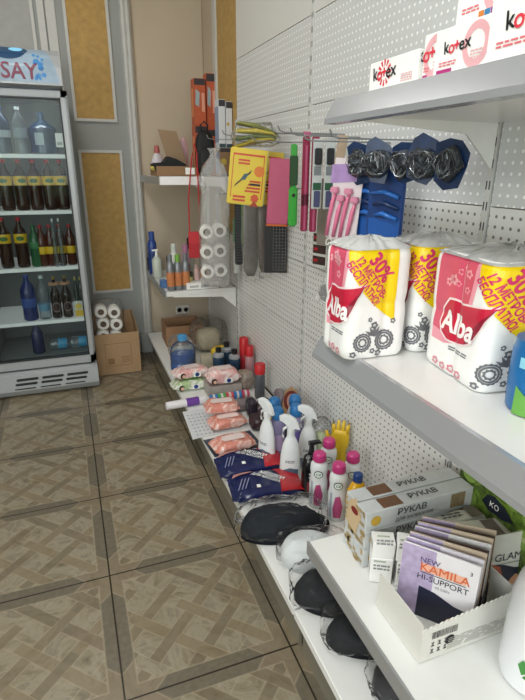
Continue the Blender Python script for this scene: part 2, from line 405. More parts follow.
# ------------------------------------------------------------ SHELVING
def peg_mat(sheet, behind):
    m = bpy.data.materials.new('perforated_white_steel'); m.use_nodes = True; n = m.node_tree; b = n.nodes['Principled BSDF']; L = n.links.new
    def N(op, a, b_=None):
        q = n.nodes.new('ShaderNodeMath'); q.operation = op
        for i, x in enumerate((a, b_)):
            if x is None: continue
            if isinstance(x, (int, float)): q.inputs[i].default_value = x
            else: L(x, q.inputs[i])
        return q.outputs[0]
    t = n.nodes.new('ShaderNodeTexCoord'); s = n.nodes.new('ShaderNodeSeparateXYZ'); L(t.outputs['Object'], s.inputs[0])
    def cell(x): q = N('MULTIPLY', x, 1/.025); return N('SUBTRACT', N('SUBTRACT', q, N('FLOOR', q)), .5)
    y, z = cell(s.outputs[1]), cell(s.outputs[2])
    d = N('SQRT', N('ADD', N('MULTIPLY', y, y), N('MULTIPLY', z, z)))
    hole = N('LESS_THAN', d, .17)
    b.inputs['Roughness'].default_value = .3; b.inputs['Base Color'].default_value = lin('#e2e2e0')
    k = n.nodes.new('ShaderNodeMix'); k.data_type = 'RGBA'; L(hole, k.inputs[0]); k.inputs[6].default_value = lin(sheet); k.inputs[7].default_value = lin(behind); L(k.outputs[2], b.inputs['Base Color'])
    return m
PEG = peg_mat('#e2e2e0', '#7d7d7b'); PEG_LIT_HOLES = peg_mat('#d3d5d5', '#ffffff'); PLAIN = mat('#d9d9d6', .3, var=.02); RAIL = mat('#b3b5b9', .22, .5, var=.03, scale=8); LIPG = mat('#a9abad', .3, .4, var=.03)  # upper rows: brightness of the lit wall behind painted into the holes
rows = [(.17, .325), (.325, .655), (.655, .985), (.985, 1.31), (1.31, 1.64), (1.64, 1.965)]
def shelf(parent, y0, y1, zt, xf, style):
    b = NB(); box(b, xf+.004, .985, y0, y1, zt-.028, zt, bev=.003)
    s = O('shelf', b, SHW, parent)
    if style == 'price':   # slanted price rail
        pr = [(xf, zt+.004), (xf+.01, zt+.004), (xf+.004, zt-.03), (xf+.006, zt-.045), (xf-.024, zt-.045), (xf-.022, zt-.034)]
    else:
        pr = [(xf, zt+.001), (xf+.006, zt+.001), (xf+.006, zt-.042), (xf, zt-.042)]
    b = NB(); A = [b.verts.new((p_[0], y0, p_[1])) for p_ in pr]; B = [b.verts.new((p_[0], y1, p_[1])) for p_ in pr]
    b.faces.new(A); b.faces.new(B[::-1])
    for i in range(len(pr)): j = (i+1) % len(pr); b.faces.new((A[i], B[i], B[j], A[j]))
    O('price_rail' if style == 'price' else 'front_lip', b, RAIL if style == 'price' else LIPG, s)
    for yy in (y0+.004, y1-.008):
        O('bracket', prism(NB(), [(.99, zt-.002), (xf+.05, zt-.002), (xf+.05, zt-.035), (.90, zt-.055), (.985, zt-.13), (.99, zt-.13)], 'y', yy, yy+.004), WH, s)
def bay(label, y0, y1, rws, top=None, base=True, far=False):
    t = T('shelving_bay', label, 'shelving', (0, 0, 0), group='white steel shelving bays along the right wall')
    for z0, z1 in rws:
        b = NB(); box(b, 1.0, 1.004, y0+.002, y1-.002, z0+.0015, z1-.0015); O('perforated_panel', b, PEG_LIT_HOLES if z0 > 1.2 else PEG, t)
    if top:
        O('plain_panel', bx(.999, 1.004, y0+.002, y1-.002, 1.9665, 2.43), PLAIN, t)
    if base:
        O('base_shelf', bx(.50, .99, y0-.009, y1+.009, .14, .17, bev=.003), SHW, t)
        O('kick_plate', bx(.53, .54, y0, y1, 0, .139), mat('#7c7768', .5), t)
    return t
def slot_mat():
    m = mat('#d2d2cf', .35).copy(); m.name = 'slotted_steel'; n = m.node_tree; L = n.links.new; b = n.nodes['Principled BSDF']
    t = n.nodes.new('ShaderNodeTexCoord'); s = n.nodes.new('ShaderNodeSeparateXYZ'); L(t.outputs['Object'], s.inputs[0])
    def N(op, a, b_=None):
        q = n.nodes.new('ShaderNodeMath'); q.operation = op
        for i, x in enumerate((a, b_)):
            if x is None: continue
            if isinstance(x, (int, float)): q.inputs[i].default_value = x
            else: L(x, q.inputs[i])
        return q.outputs[0]
    zz = N('MULTIPLY', s.outputs[2], 20); fz = N('SUBTRACT', zz, N('FLOOR', zz)); h = N('MULTIPLY', N('LESS_THAN', fz, .42), N('LESS_THAN', N('ABSOLUTE', N('SUBTRACT', N('ABSOLUTE', s.outputs[1]), .005)), .0022))
    k = n.nodes.new('ShaderNodeMix'); k.data_type = 'RGBA'; L(h, k.inputs[0]); src = b.inputs['Base Color'].links[0].from_socket; L(src, k.inputs[6]); k.inputs[7].default_value = lin('#3c3c3c'); L(k.outputs[2], b.inputs['Base Color'])
    return m
UPR = slot_mat()
def upright(t, y, z1, z0=0):
    O('upright', bx(.994, 1.02, -.009, .009, z0, z1), UPR, t, loc=(0, y, 0))
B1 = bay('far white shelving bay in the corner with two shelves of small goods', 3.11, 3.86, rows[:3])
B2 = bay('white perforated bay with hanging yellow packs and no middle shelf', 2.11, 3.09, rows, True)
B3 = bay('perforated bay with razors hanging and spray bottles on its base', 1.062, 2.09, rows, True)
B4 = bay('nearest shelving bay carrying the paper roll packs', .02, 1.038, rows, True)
upright(B1, 3.85, 1.64); upright(B2, 3.1, 1.66); upright(B3, 2.10, 2.45); upright(B4, 1.05, 2.45); upright(B4, 0.0, 2.45)
shelf(B1, 3.115, 3.88, .66, .53, 'lip'); shelf(B1, 3.115, 3.88, 1.34, .53, 'lip')
shelf(B4, .02, 1.05, .405, .535, 'lip'); shelf(B4, .02, 1.05, 1.01, .55, 'price'); shelf(B4, .02, 1.05, 1.53, .555, 'price')
O('price_card', bx(.535, .80, 3.108, 3.110, 1.298, 1.345), mat('#f4f4f4', .4), B1)

def hook(y, z, x0=.70, label=''):
    b = tube(NB(), [(.999, y, z), (x0+.02, y, z), (x0, y, z+.006), (x0-.008, y, z+.022)], .0025, 6)
    tag(O('peg_hook', b, STEEL), label, 'hook', 'wire hooks on the perforated panels')

# ------------------------------------------------------------ DISPLAY FRIDGE
FX0, FX1, FY, FD = -.535, .088, 3.35, .57
FG = mat('#a9adb1', .35, .2, var=.03); FDK = mat('#2a2d30', .4); FIN = mat('#6f7474', .5)
fr = T('display_fridge', 'tall grey glass-door drinks fridge with a lit blue canopy against the back wall', 'fridge', (0, FY, 0))
b = NB(); Y1 = FD
box(b, FX0, FX0+.035, .06, Y1, .17, 1.80); box(b, FX1-.035, FX1, .06, Y1, .17, 1.80); box(b, FX0, FX1, Y1-.03, Y1, .17, 1.80)
box(b, FX0, FX1, .06, Y1, 1.775, 1.80); box(b, FX0, FX1, .06, Y1, .17, .225)
O('cabinet', b, FG, fr)
b = NB(); box(b, FX0+.036, FX1-.036, Y1-.04, Y1-.031, .226, 1.774); box(b, FX0+.0355, FX0+.04, .065, Y1-.04, .226, 1.774); box(b, FX1-.04, FX1-.0355, .065, Y1-.04, .226, 1.774); box(b, FX0+.036, FX1-.036, .065, Y1-.03, .2255, .235)
O('inner_liner', b, FIN, fr)
# door frame, gasket and pane
dx0, dx1, dz0, dz1 = FX0+.012, FX1-.012, .175, 1.79
b = NB(); wd = .028
for q in ((dx0, dx1, dz0, dz0+.055), (dx0, dx1, dz1-.035, dz1), (dx0, dx0+wd, dz0, dz1), (dx1-wd, dx1, dz0, dz1)): box(b, q[0], q[1], 0, .04, q[2], q[3], bev=.004)
dr = O('door', b, FG, fr)
b = NB(); g = .008
gx0, gx1, gz0, gz1 = dx0+wd, dx1-wd, dz0+.055, dz1-.035
for q in ((gx0, gx1, gz0, gz0+g), (gx0, gx1, gz1-g, gz1), (gx0, gx0+g, gz0, gz1), (gx1-g, gx1, gz0, gz1)): box(b, q[0], q[1], -.001, .038, q[2], q[3])
O('gasket', b, FDK, dr)
gm = bpy.data.materials.new('door_glass'); gm.use_nodes = True; n_ = gm.node_tree; n_.nodes.clear()
o_ = n_.nodes.new('ShaderNodeOutputMaterial'); a_ = n_.nodes.new('ShaderNodeBsdfTransparent'); a_.inputs[0].default_value = (.86, .9, .9, 1); g_ = n_.nodes.new('ShaderNodeBsdfGlossy'); g_.inputs['Roughness'].default_value = .01
f_ = n_.nodes.new('ShaderNodeFresnel'); f_.inputs[0].default_value = 1.25; m_ = n_.nodes.new('ShaderNodeMixShader')
n_.links.new(f_.outputs[0], m_.inputs[0]); n_.links.new(a_.outputs[0], m_.inputs[1]); n_.links.new(g_.outputs[0], m_.inputs[2]); n_.links.new(m_.outputs[0], o_.inputs[0])
O('glass_pane', bx(gx0+.002, gx1-.002, .018, .022, gz0+.002, gz1-.002), gm, dr)
O('door_handle', tube(NB(), [(dx0+.014, 0, .8), (dx0+.014, -.035, .83), (dx0+.014, -.035, 1.25), (dx0+.014, 0, 1.28)], .009), FDK, dr)
for z in (1.462, 1.147, .808, .468):
    b = NB(); box(b, FX0+.042, FX1-.042, .055, .065, z-.022, z); box(b, FX0+.042, FX1-.042, .065, Y1-.05, z-.006, z-.001)
    O('fridge_shelf', b, mat('#e4e6e4', .4, emit=.12), fr)  # faint glow put into the shelf material
# curved canopy with lit sign
ca = [(-.01, 1.802), (-.055, 1.810), (-.035, 1.90), (.02, 1.965), (.09, 2.0), (.2, 2.0), (.2, 1.802)]
O('canopy', prism(NB(), ca, 'x', FX0-.004, FX1-.02), FG, fr)
SIGN = mat('#8ea3b5', .3, var=.45, scale=9, emit=.08)
def canf(u, v, e=.001):
    pts = [Vector((0, p_[0], p_[1])) for p_ in ca[1:5]]
    Ls = [(q-p_).length for p_, q in zip(pts, pts[1:])]; s_ = v*sum(Ls)
    for p_, q, L_ in zip(pts, pts[1:], Ls):
        if s_ <= L_ or q is pts[-1]:
            r_ = p_+(q-p_)*min(s_/L_, 1.02); nrm = Vector((0, -(q-p_).z, (q-p_).y)).normalized(); return Vector((u, r_.y, r_.z))+nrm*e
        s_ -= L_
canf.curved = True; canf.stepv = .05; canf.step = 5
sg = patch(fr, canf, [(FX0+.03, .04), (FX1-.03, .04), (FX1-.055, .45), (FX1-.09, .96), (FX0+.09, .96), (FX0+.055, .45)], SIGN, .0015, 'lit_sign')
def tsc(bm): return bm
# lettering on the sign: unit height mapped, so squash text vertically
bm_ = textmesh('TASSAY', .125, bold=.015, sx=.84)
for q in bm_.verts: q.co.x += -.232; q.co.y = .24+q.co.y/.27
mapped('lettering', bm_, canf, mat('#6e2440', .4, emit=.05), fr, .004)
b = disc(NB(), 0, 0, 1, 28)
for q in b.verts: q.co.x = -.19+q.co.x*.085; q.co.y = .86+q.co.y*.3*(1 if q.co.y < 0 else .55)
mapped('water_drop_emblem', b, canf, mat('#123a5c', .3, emit=.2), fr, .003)
b = disc(NB(), 0, 0, 1, 24)
for q in b.verts: q.co.x = -.15+q.co.x*.03; q.co.y = .9+q.co.y*.12*(1 if q.co.y < 0 else .6)
mapped('water_drop_highlight', b, canf, mat('#7fc3e8', .3, emit=.3), fr, .005)
b = NB()
for i in range(16): disc(b, -.04+R.uniform(-.025, .03), .15+R.uniform(-.08, .6), R.uniform(.006, .014), 8, sq=4)
mapped('ice_splash', b, canf, mat('#3d7cb4', .3, emit=.2), fr, .003)
O('base_cover', prism(NB(), [(.0, .165), (-.035, .15), (-.045, .05), (-.02, .012), (.3, .012), (.3, .165)], 'x', FX0, FX1), FG, fr)
b = NB()
for i in range(3):
    for j in range(3):
        x0_ = FX0+.11+j*.15+.01*i; box(b, x0_, x0_+.13-.0*i, -.047, -.03, .055+i*.03, .07+i*.03, bev=.004)
O('vent_grille', b, FDK, fr)
for sx_ in (FX0+.05, FX1-.05):
    for sy_ in (.05, .5): O('foot', lt([(.02, 0), (.02, .012), (.015, .013)], 12, cx=sx_, cy=sy_), FDK, fr)
fl = bpy.data.lights.new('fridge_lamp', 'AREA'); fl.shape = 'RECTANGLE'; fl.size = .45; fl.size_y = .03; fl.energy = .7; fl.color = (.92, .97, 1)  # unseen source; weak light that brightens the fridge shelves
flo = bpy.data.objects.new('fridge_lamp', fl); COL.objects.link(flo); flo.location = (-.22, FY+.09, 1.77); flo.rotation_euler = (rad(-25), 0, 0)
O('lamp_tube', bx(FX0+.06, FX1-.06, .07, .085, 1.755, 1.77), mat('#ffffff', .3, emit=1.5), fr)  # glowing bar that goes with the unseen fridge light

# ------------------------------------------------------------ BOTTLES
COLA = mat('#2a0f08', .15, var=.1); YLAB = mat('#e2b91c', .4); RCAP = mat('#b3202a', .4); GRN = mat('#1e6b35', .2)
PETC = film('clear_bottle_plastic', '#dfe9ee', base=.04, rough=.06, bump=.25, cloud=.06); WATER = mat('#16345f', .12, var=.2); BLAB = mat('#4da3cf', .4)
def bottle(name, label, cat, loc, h, r, body, cap, lab=None, l0=.42, l1=.62, neck=.32, sh=.68, emblem=None, group=None, rz=0, nr=.32):
    t = T(name, label, cat, loc, rz, group)
    pr = [(r*.82, 0), (r, h*.03), (r, h*.12), (r*.96, h*.3), (r, h*.42), (r, sh*h), (r*.82, (sh+.07)*h), (r*.5, (sh+.15)*h), (r*nr, (sh+.21)*h), (r*nr, h*.945)]
    O('bottle_body', lt(pr, 20), body, t, smooth='a')
    O('cap', lt([(r*nr*1.15, h*.935), (r*nr*1.15, h*.995), (r*nr, h)], 14), cap, t, smooth='a')
    if lab:
        O('label', lt([(r*1.005, h*l0), (r*1.015, h*(l0+.005)), (r*1.015, h*(l1-.005)), (r*1.005, h*l1)], 20), lab, t, smooth='a')
        if emblem:
            f = cyl(r*1.015); f.step = .006
            mapped('emblem', disc(NB(), 0, h*(l0+l1)/2, r*.55, 16, sq=.55), f, emblem, t, .001)
    return t
ZS = {1: 1.462, 2: 1.147, 3: .808, 4: .468, 5: .236}
YF = FY+.115
GE = mat('#2d6b2c', .4)
def px2x(x): return x
c0 = bottle('cola_bottle', 'dark cola bottle, yellow label, rightmost on the second fridge shelf', 'bottle', (.0, YF, ZS[2]), .285, .0372, COLA, RCAP, YLAB, .5, .68, emblem=GE, group='cola bottles in the fridge')
for x_, l_ in ((-.07, 'dark cola bottle, yellow label, second from right on the second fridge shelf'), (-.147, 'dark cola bottle, yellow label, third from right on the second fridge shelf'), (-.225, 'dark cola bottle, yellow label, fourth from right on the second fridge shelf'), (-.305, 'dark cola bottle, yellow label, fifth from right on the second fridge shelf'), (-.39, 'dark cola bottle, yellow label, leftmost on the second fridge shelf')):
    dup(c0, (x_, YF, ZS[2]), R.uniform(-20, 20), l_)
d = dup(c0, (-.27, YF, ZS[3]), 0, 'dark cola bottle left of the green bottle on the third fridge shelf'); d.scale = (1, 1, 1.05)
dup(d, (-.36, YF, ZS[3]), 0, 'dark cola bottle nearest the handle on the third fridge shelf')
bottle('green_bottle', 'green soda bottle on the third fridge shelf', 'bottle', (-.195, YF, ZS[3]), .25, .032, mat('#1d5a38', .12), GRN, mat('#2f7c46', .4), .45, .6)
s0 = bottle('soda_bottle', 'small brown soda bottle, yellow band, far right on the third fridge shelf', 'bottle', (.012, YF, ZS[3]), .25, .029, mat('#4b1d12', .12, var=.15), RCAP, YLAB, .3, .48, group='small soda bottles on the third fridge shelf')
for x_, l_ in ((-.048, 'small brown soda bottle, yellow band, second from right on the third fridge shelf'), (-.105, 'small brown soda bottle, yellow band, third from right on the third fridge shelf'), (-.155, 'small brown soda bottle beside the green one on the third fridge shelf')):
    dup(s0, (x_, YF, ZS[3]), 0, l_)
for x_, l_ in ((-.055, 'clear glass bottle standing before the two right soda bottles'), (-.09, 'clear slim glass bottle with foil neck on the third fridge shelf')):
    bottle('clear_bottle', l_, 'bottle', (x_+.01, YF-.052, ZS[3]), .29, .015, PETC, mat('#d4d7d9', .3), group=None)
# top shelf
w0 = bottle('water_bottle', 'big rounded dark blue water bottle on the top fridge shelf', 'bottle', (-.07, YF+.03, ZS[1]), .225, .078, mat('#24405f', .12, var=.25, scale=14), mat('#27486e', .4), None, sh=.62, nr=.22)
rect(w0, cyl(.078), -.045, .005, .05, .115, mat('#aebcc4', .4), name='label')
bottle('water_bottle', 'blue water bottle with white label by the left of the top fridge shelf', 'bottle', (-.285, YF, ZS[1]), .25, .045, mat('#1d3350', .15), mat('#2c63a0', .4), mat('#a8b4bb', .4), .35, .5)
bottle('clear_water_bottle', 'clear bottle between the blue ones on the top fridge shelf', 'bottle', (-.19, YF, ZS[1]), .25, .036, PETC, mat('#c9cdd0', .4), mat('#8f9aa3', .4), .35, .55)
bottle('water_bottle', 'small blue water bottle at the handle side of the top fridge shelf', 'bottle', (-.40, YF, ZS[1]), .22, .035, mat('#22405f', .15), mat('#2c63a0', .4), mat('#a8b4bb', .4), .35, .5)
t = T('price_ticket', 'white price ticket with a code stuck inside the fridge door, upper right', 'ticket', (.018, FY+.0225+.0015, 1.50))
O('card', bx(-.02, .02, 0, .001, 0, .075), PAPER, t)
lines(t, lambda u, v, e=0: Vector((u, -.0005-.0-.0001, v)), -.014, .014, .01, .03, 3, BLK)
# shelf 4
bottle('blue_bottle', 'dark blue bottle at the left of the fourth fridge shelf', 'bottle', (-.275, YF, ZS[4]), .29, .045, mat('#1b2c66', .15, var=.2), mat('#1f3f8c', .4), mat('#2a4c98', .4), .3, .5)
bottle('clear_water_bottle', 'clear water bottle with pale blue label on the fourth fridge shelf', 'bottle', (-.19, YF, ZS[4]), .28, .036, PETC, mat('#c7d2d8', .4), mat('#5f8fae', .4), .2, .36)
be = bottle('beer_bottle', 'dark beer bottle with round label, left of two on fourth fridge shelf', 'bottle', (-.118, YF, ZS[4]), .27, .031, mat('#1f120e', .12), mat('#8d7a42', .3, .5), mat('#b58a6a', .4), .80, .86, sh=.56, group='dark beer bottles in the fridge')
mapped('round_label', disc(NB(), 0, .075, .024, 18, sq=1.2), cyl(.031), mat('#7d6a68', .4), be, .001); mapped('label_ring', disc(NB(), 0, .075, .018, 18, sq=1.2), cyl(.031), mat('#2e1315', .4), be, .0018)
dup(be, (-.052, YF, ZS[4]), 6, 'dark beer bottle with round label, right of two on fourth fridge shelf')
WB = mat('#35403a', .12)
for i, (x_, y_) in enumerate(((-.002+.012, -.025), (.04, -.025), (.01, .03), (.04, .03))):
    k = bottle('lager_bottle', ['clear green lager bottle, front left in the yellow carton', 'clear green lager bottle, front right in the yellow carton', 'clear green lager bottle, rear left in the yellow carton', 'clear green lager bottle, rear right in the yellow carton'][i], 'bottle', (x_-.0, YF+.01+y_*.62, ZS[4]+.003), .25, .0145, WB, mat('#c9b65a', .4), group='lager bottles in the carton')
t = T('bottle_carton', 'white and yellow carton holding lager bottles on the fourth fridge shelf', 'carton', (.025, YF+.01, ZS[4]))
b = NB(); b.free(); b = open_box(.068, .074, .105, .0015)
O('carton_body', b, mat('#d9dad6', .5), t); rect(t, face((.068, .074, .1), 'front'), -.033, .033, .003, .045, mat('#e0b93c', .5)); mapped('emblem', disc(NB(), -.01, .07, .018, 14), face((.068, .074, .1), 'front'), mat('#e5c65a', .5), t, .001)
# bottom compartment: lying bottles
for i, (x_, l_) in enumerate(((-.13, 'clear water bottle lying at the bottom of the fridge, left one'), (.0, 'clear water bottle lying at the bottom of the fridge, right one'))):
    t = bottle('lying_water_bottle', l_, 'bottle', (x_-.06, YF+.05, ZS[5]+.037), .14, .036, PETC, mat('#e5e8ea', .4), mat('#3f93bd', .4), .35, .75, sh=.7); t.rotation_euler = (0, rad(90), 0)
t = T('blue_bag', 'dark blue bottle standing at the bottom left of the fridge', 'bottle', (-.26, YF+.01, ZS[5])); t.name = 'blue_bottle'
O('bottle_body', lt([(.03, 0), (.038, .01), (.036, .08), (.038, .13), (.02, .17), (.012, .185), (.012, .205)], 18), mat('#17224d', .2), t, smooth=True)
O('cap', lt([(.014, .2), (.014, .217), (.012, .219)], 12), mat('#223c86', .4), t)

# ------------------------------------------------------------ CARDBOARD BOX + ROLLS NEXT TO FRIDGE
t = T('cardboard_box', 'open brown cardboard box on the floor beside the fridge', 'box', (.243, 3.66, 0))
W_, D_, H_ = .30, .27, .30
k_ = .005; b = open_box(W_, D_, H_, k_)
box(b, -W_/2+k_, W_/2-k_, -D_/2+k_, D_/2-k_, H_-.07, H_-.065)
O('box_body', b, CARD, t)
O('flap', prism(NB(), [(0, 0), (.10, 0), (.10, .004), (0, .004)], 'y', -D_/2, D_/2), CARD, t, loc=(W_/2, 0, H_), rot=(0, rad(-100), 0))
O('flap', bx(-W_/2, W_/2, 0, .004, 0, .09), CARD, t, loc=(0, D_/2-.004, H_), rot=(rad(-12), 0, 0))
f = face((W_, D_, H_), 'front'); CPR = mat('#8c6d4d', .8)
b = NB()
for q in ((-.09, .09, .225, .229), (-.09, .09, .06, .064), (-.09, -.086, .06, .229), (.086, .09, .06, .229)): poly(b, [(q[0], q[2]), (q[1], q[2]), (q[1], q[3]), (q[0], q[3])])
mapped('printed_frame', b, f, CPR, t, .0006); lines(t, f, .02, .08, .08, .13, 4, CPR); rect(t, f, -.075, -.03, .075, .12, CPR, name='print_block')
ROLL = mat('#ebe9e4', .85, var=.03, scale=50, bump=.2); CORE = mat('#5b4a39', .9)
def troll(label, loc, group, r=.05, l=.095, core=.021, rx=90, rz=0, cat='toilet roll'):
    t = T('toilet_roll', label, cat, loc, rz, group)
    b = NB(); lathe(b, [(core, -l/2), (r-.004, -l/2), (r, -l/2+.005), (r, l/2-.005), (r-.004, l/2), (core, l/2)], 24)
    # ring body with open core
    for f_ in [f_ for f_ in b.faces if len(f_.verts) > 4]: b.faces.remove(f_)
    bmesh.ops.rotate(b, verts=b.verts, matrix=Matrix.Rotation(PI/2, 3, 'X')); O('paper', b, ROLL, t, smooth='a')
    b = lt([(core+.0005, -l/2+.001), (core+.0005, l/2-.001)], 16)
    bmesh.ops.rotate(b, verts=b.verts, matrix=Matrix.Rotation(PI/2, 3, 'X')); O('core', b, CORE, t, smooth='a'); return t
g = 'toilet rolls stacked beside the fridge'
r0 = None
for i in range(3):
    for j in range(2):
        l_ = ['bottom', 'middle', 'top'][i]+' '+['left', 'right'][j]+' toilet roll of the pile standing in the box by the fridge'
        p_ = (.155+j*.088+.008*(i % 2), 3.60, .2355+.044+i*.087-.012*j)
        if r0 is None: r0 = troll(l_, p_, g, r=.043, l=.09)
        else: dup(r0, p_, 0, l_)
t = O('shrink_wrap', blob(.22, .12, .30, amp=.008, sub=3, ex=.45, z0=0), CLEAR, None, loc=(.20, 3.60, .238), smooth=True); tag(t, 'clear plastic sack around the toilet rolls beside the fridge', 'plastic wrap')

# ------------------------------------------------------------ generic builders
def carton(name, label, cat, dims, m, loc, rz=0, group=None, rx=0, ry=0, bev=.0015):
    t = T(name, label, cat, loc, rz, group, rx, ry); W, D, H = dims
    O('box_body', bx(-W/2, W/2, -D/2, D/2, 0, H, bev=bev, seg=1), m, t); return t
FACES = ('front', 'left', 'top', 'right')

# ------------------------------------------------------------ TOP SHELF: pad boxes
KP = mat('#e3707a', .4); KB = mat('#1d1d22', .4); KM = mat('#b3337a', .4); KR = mat('#e0394a', .4)
def kotex(label, loc, W, H, D=.09, rz=-90, style=0, z=0):
    t = carton('pad_box', label, 'box', (W, D, H), PAPER, loc, rz, 'white pad boxes on the top shelf')
    f = face((W, D, H), 'front'); k = H/.1
    s = min(W*.165, H*.5); cx = -W*.06 if style else -W*.16; cz = H*.58
    if W < .06: s = H*.36; cx = W*.1
    if style == 0:   # small box: red starburst behind the lettering
        b = NB()
        for i in range(12):
            a = i*PI/6; c_, s_ = math.cos(a), math.sin(a); r0_, r1_ = H*.22, H*.42
            poly(b, [(cx+c_*r0_-s_*.001, cz+s_*r0_+c_*.001), (cx+c_*r1_-s_*.003, cz+s_*r1_+c_*.003), (cx+c_*r1_+s_*.003, cz+s_*r1_-c_*.003), (cx+c_*r0_+s_*.001, cz+s_*r0_-c_*.001)])
        mapped('starburst', b, f, KR, t, .0006)
    else:
        b = disc(NB(), W*.28, H*.5, H*.36, 24, H*.26, sq=1.1); mapped('swirl', b, f, mat('#eab0b6', .4), t, .0005)
        lines(t, f, -W*.38, -W*.05, H*.2, H*.32, 2, KP, seed=int(W*999))
        if style == 2:
            for i, c_ in enumerate(('#d4813a', '#3c7fb0', '#7e3a8c', '#3f9a94')): rect(t, f, -W*.05+i*W*.11, W*.05+i*W*.11, H*.07, H*.17, mat(c_, .4), name='colour_swatch')
        else: rect(t, f, -W*.42, -W*.12, H*.06, H*.15, KM, name='colour_band')
    ls = s*.80
    text(t, f, 'k', cx-ls*1.5, cz, s*1.25, KB, bold=.015, rot=6); text(t, f, 'o', cx-ls*.72, cz-.001, s*1.3, KR, bold=.015); text(t, f, '+', cx, cz, s*1.1, KR, bold=.03)
    text(t, f, 'e', cx+ls*.7, cz, s*1.3, KB, bold=.015, rot=6); text(t, f, 'x', cx+ls*1.5, cz+.001, s*1.3, KB, bold=.015, rot=4)
    lines(t, f, W*.2, W*.42, H*.15, H*.42, 4, mat('#e6b7ba', .4), seed=3)
    return t
ZT = 1.5345
kotex('small low white pad box with red starburst, far left of the top shelf', (.625, .885, ZT), .15, .052, style=0)
kotex('narrow white pad box with magenta band, second from left on the top shelf', (.632, .786, ZT), .04, .07, D=.09, style=1)
kotex('white pad box with pink swirl in the middle of the top shelf front row', (.622, .705, ZT), .118, .066, D=.09, style=1)
kotex('white pad box with colour swatches, rightmost front row box on top shelf', (.615, .565, ZT), .155, .08, D=.09, style=2)
kotex('upper pad box with swatches lying on the swirl box', (.64, .69, ZT+.0665), .11, .075, D=.09, style=2)
kotex('upper pad box at the right end, stacked on the rightmost pad box', (.63, .56, ZT+.0805), .13, .085, D=.09, style=2)

# ------------------------------------------------------------ MIDDLE SHELF: paper roll packs
PK = mat('#d8546f', .3, var=.12); PKL = mat('#ef9fae', .3); ALB = mat('#c8203f', .3); ALBD = mat('#8e1832', .3); WPL = mat('#f4f4f3', .22, var=.02, bump=.15, scale=18)
YP = mat('#f5d400', .3); MAG = mat('#d62a6b', .3); ORN = mat('#6e6e74', .35); MAGO = mat('#d88594', .35)
def packsurf(W, D, r, H):
    """outline that starts on the corner between the left (-x) and front (-y) faces; u>0 runs along the front"""
    def f(u, v, e=.0006):
        # build in local frame: corner region is an arc of radius r
        arc = r*PI/2; q = u+arc/2
        # vertical pinch between the two roll layers and soft top and bottom edges
        pin = -.003*math.exp(-((v-H/2)/.012)**2) - .010*max(0, (v-(H-.02))/.02)**2 - .006*max(0, (.012-v)/.012)**2
        e = e+pin
        if q < 0:
            n_ = Vector((-1, 0, 0)); p_ = Vector((-W/2, -D/2+r-q, v)); d_ = -q; L_ = D-2*r; k_ = .5
        elif q > arc:
            n_ = Vector((0, -1, 0)); p_ = Vector((-W/2+r+(q-arc), -D/2, v)); d_ = q-arc
        else:
            a = PI+q/r; n_ = Vector((math.cos(a), math.sin(a), 0)); p_ = Vector((-W/2+r, -D/2+r, v))+n_*r; d_ = 0
        # crease between two rolls
        e2 = e - .004*math.exp(-((abs(u)-.082)/.008)**2)
        return p_+n_*e2
    f.curved = True; f.step = .006; f.stepv = .0119; return f
def ornament(b, cx, cy, s):
    disc(b, cx, cy, s, 32, s*.82, lobes=16, la=.05); disc(b, cx, cy, s*.68, 20, s*.60); disc(b, cx, cy, s*.5, 18, s*.3, lobes=9, la=.12)
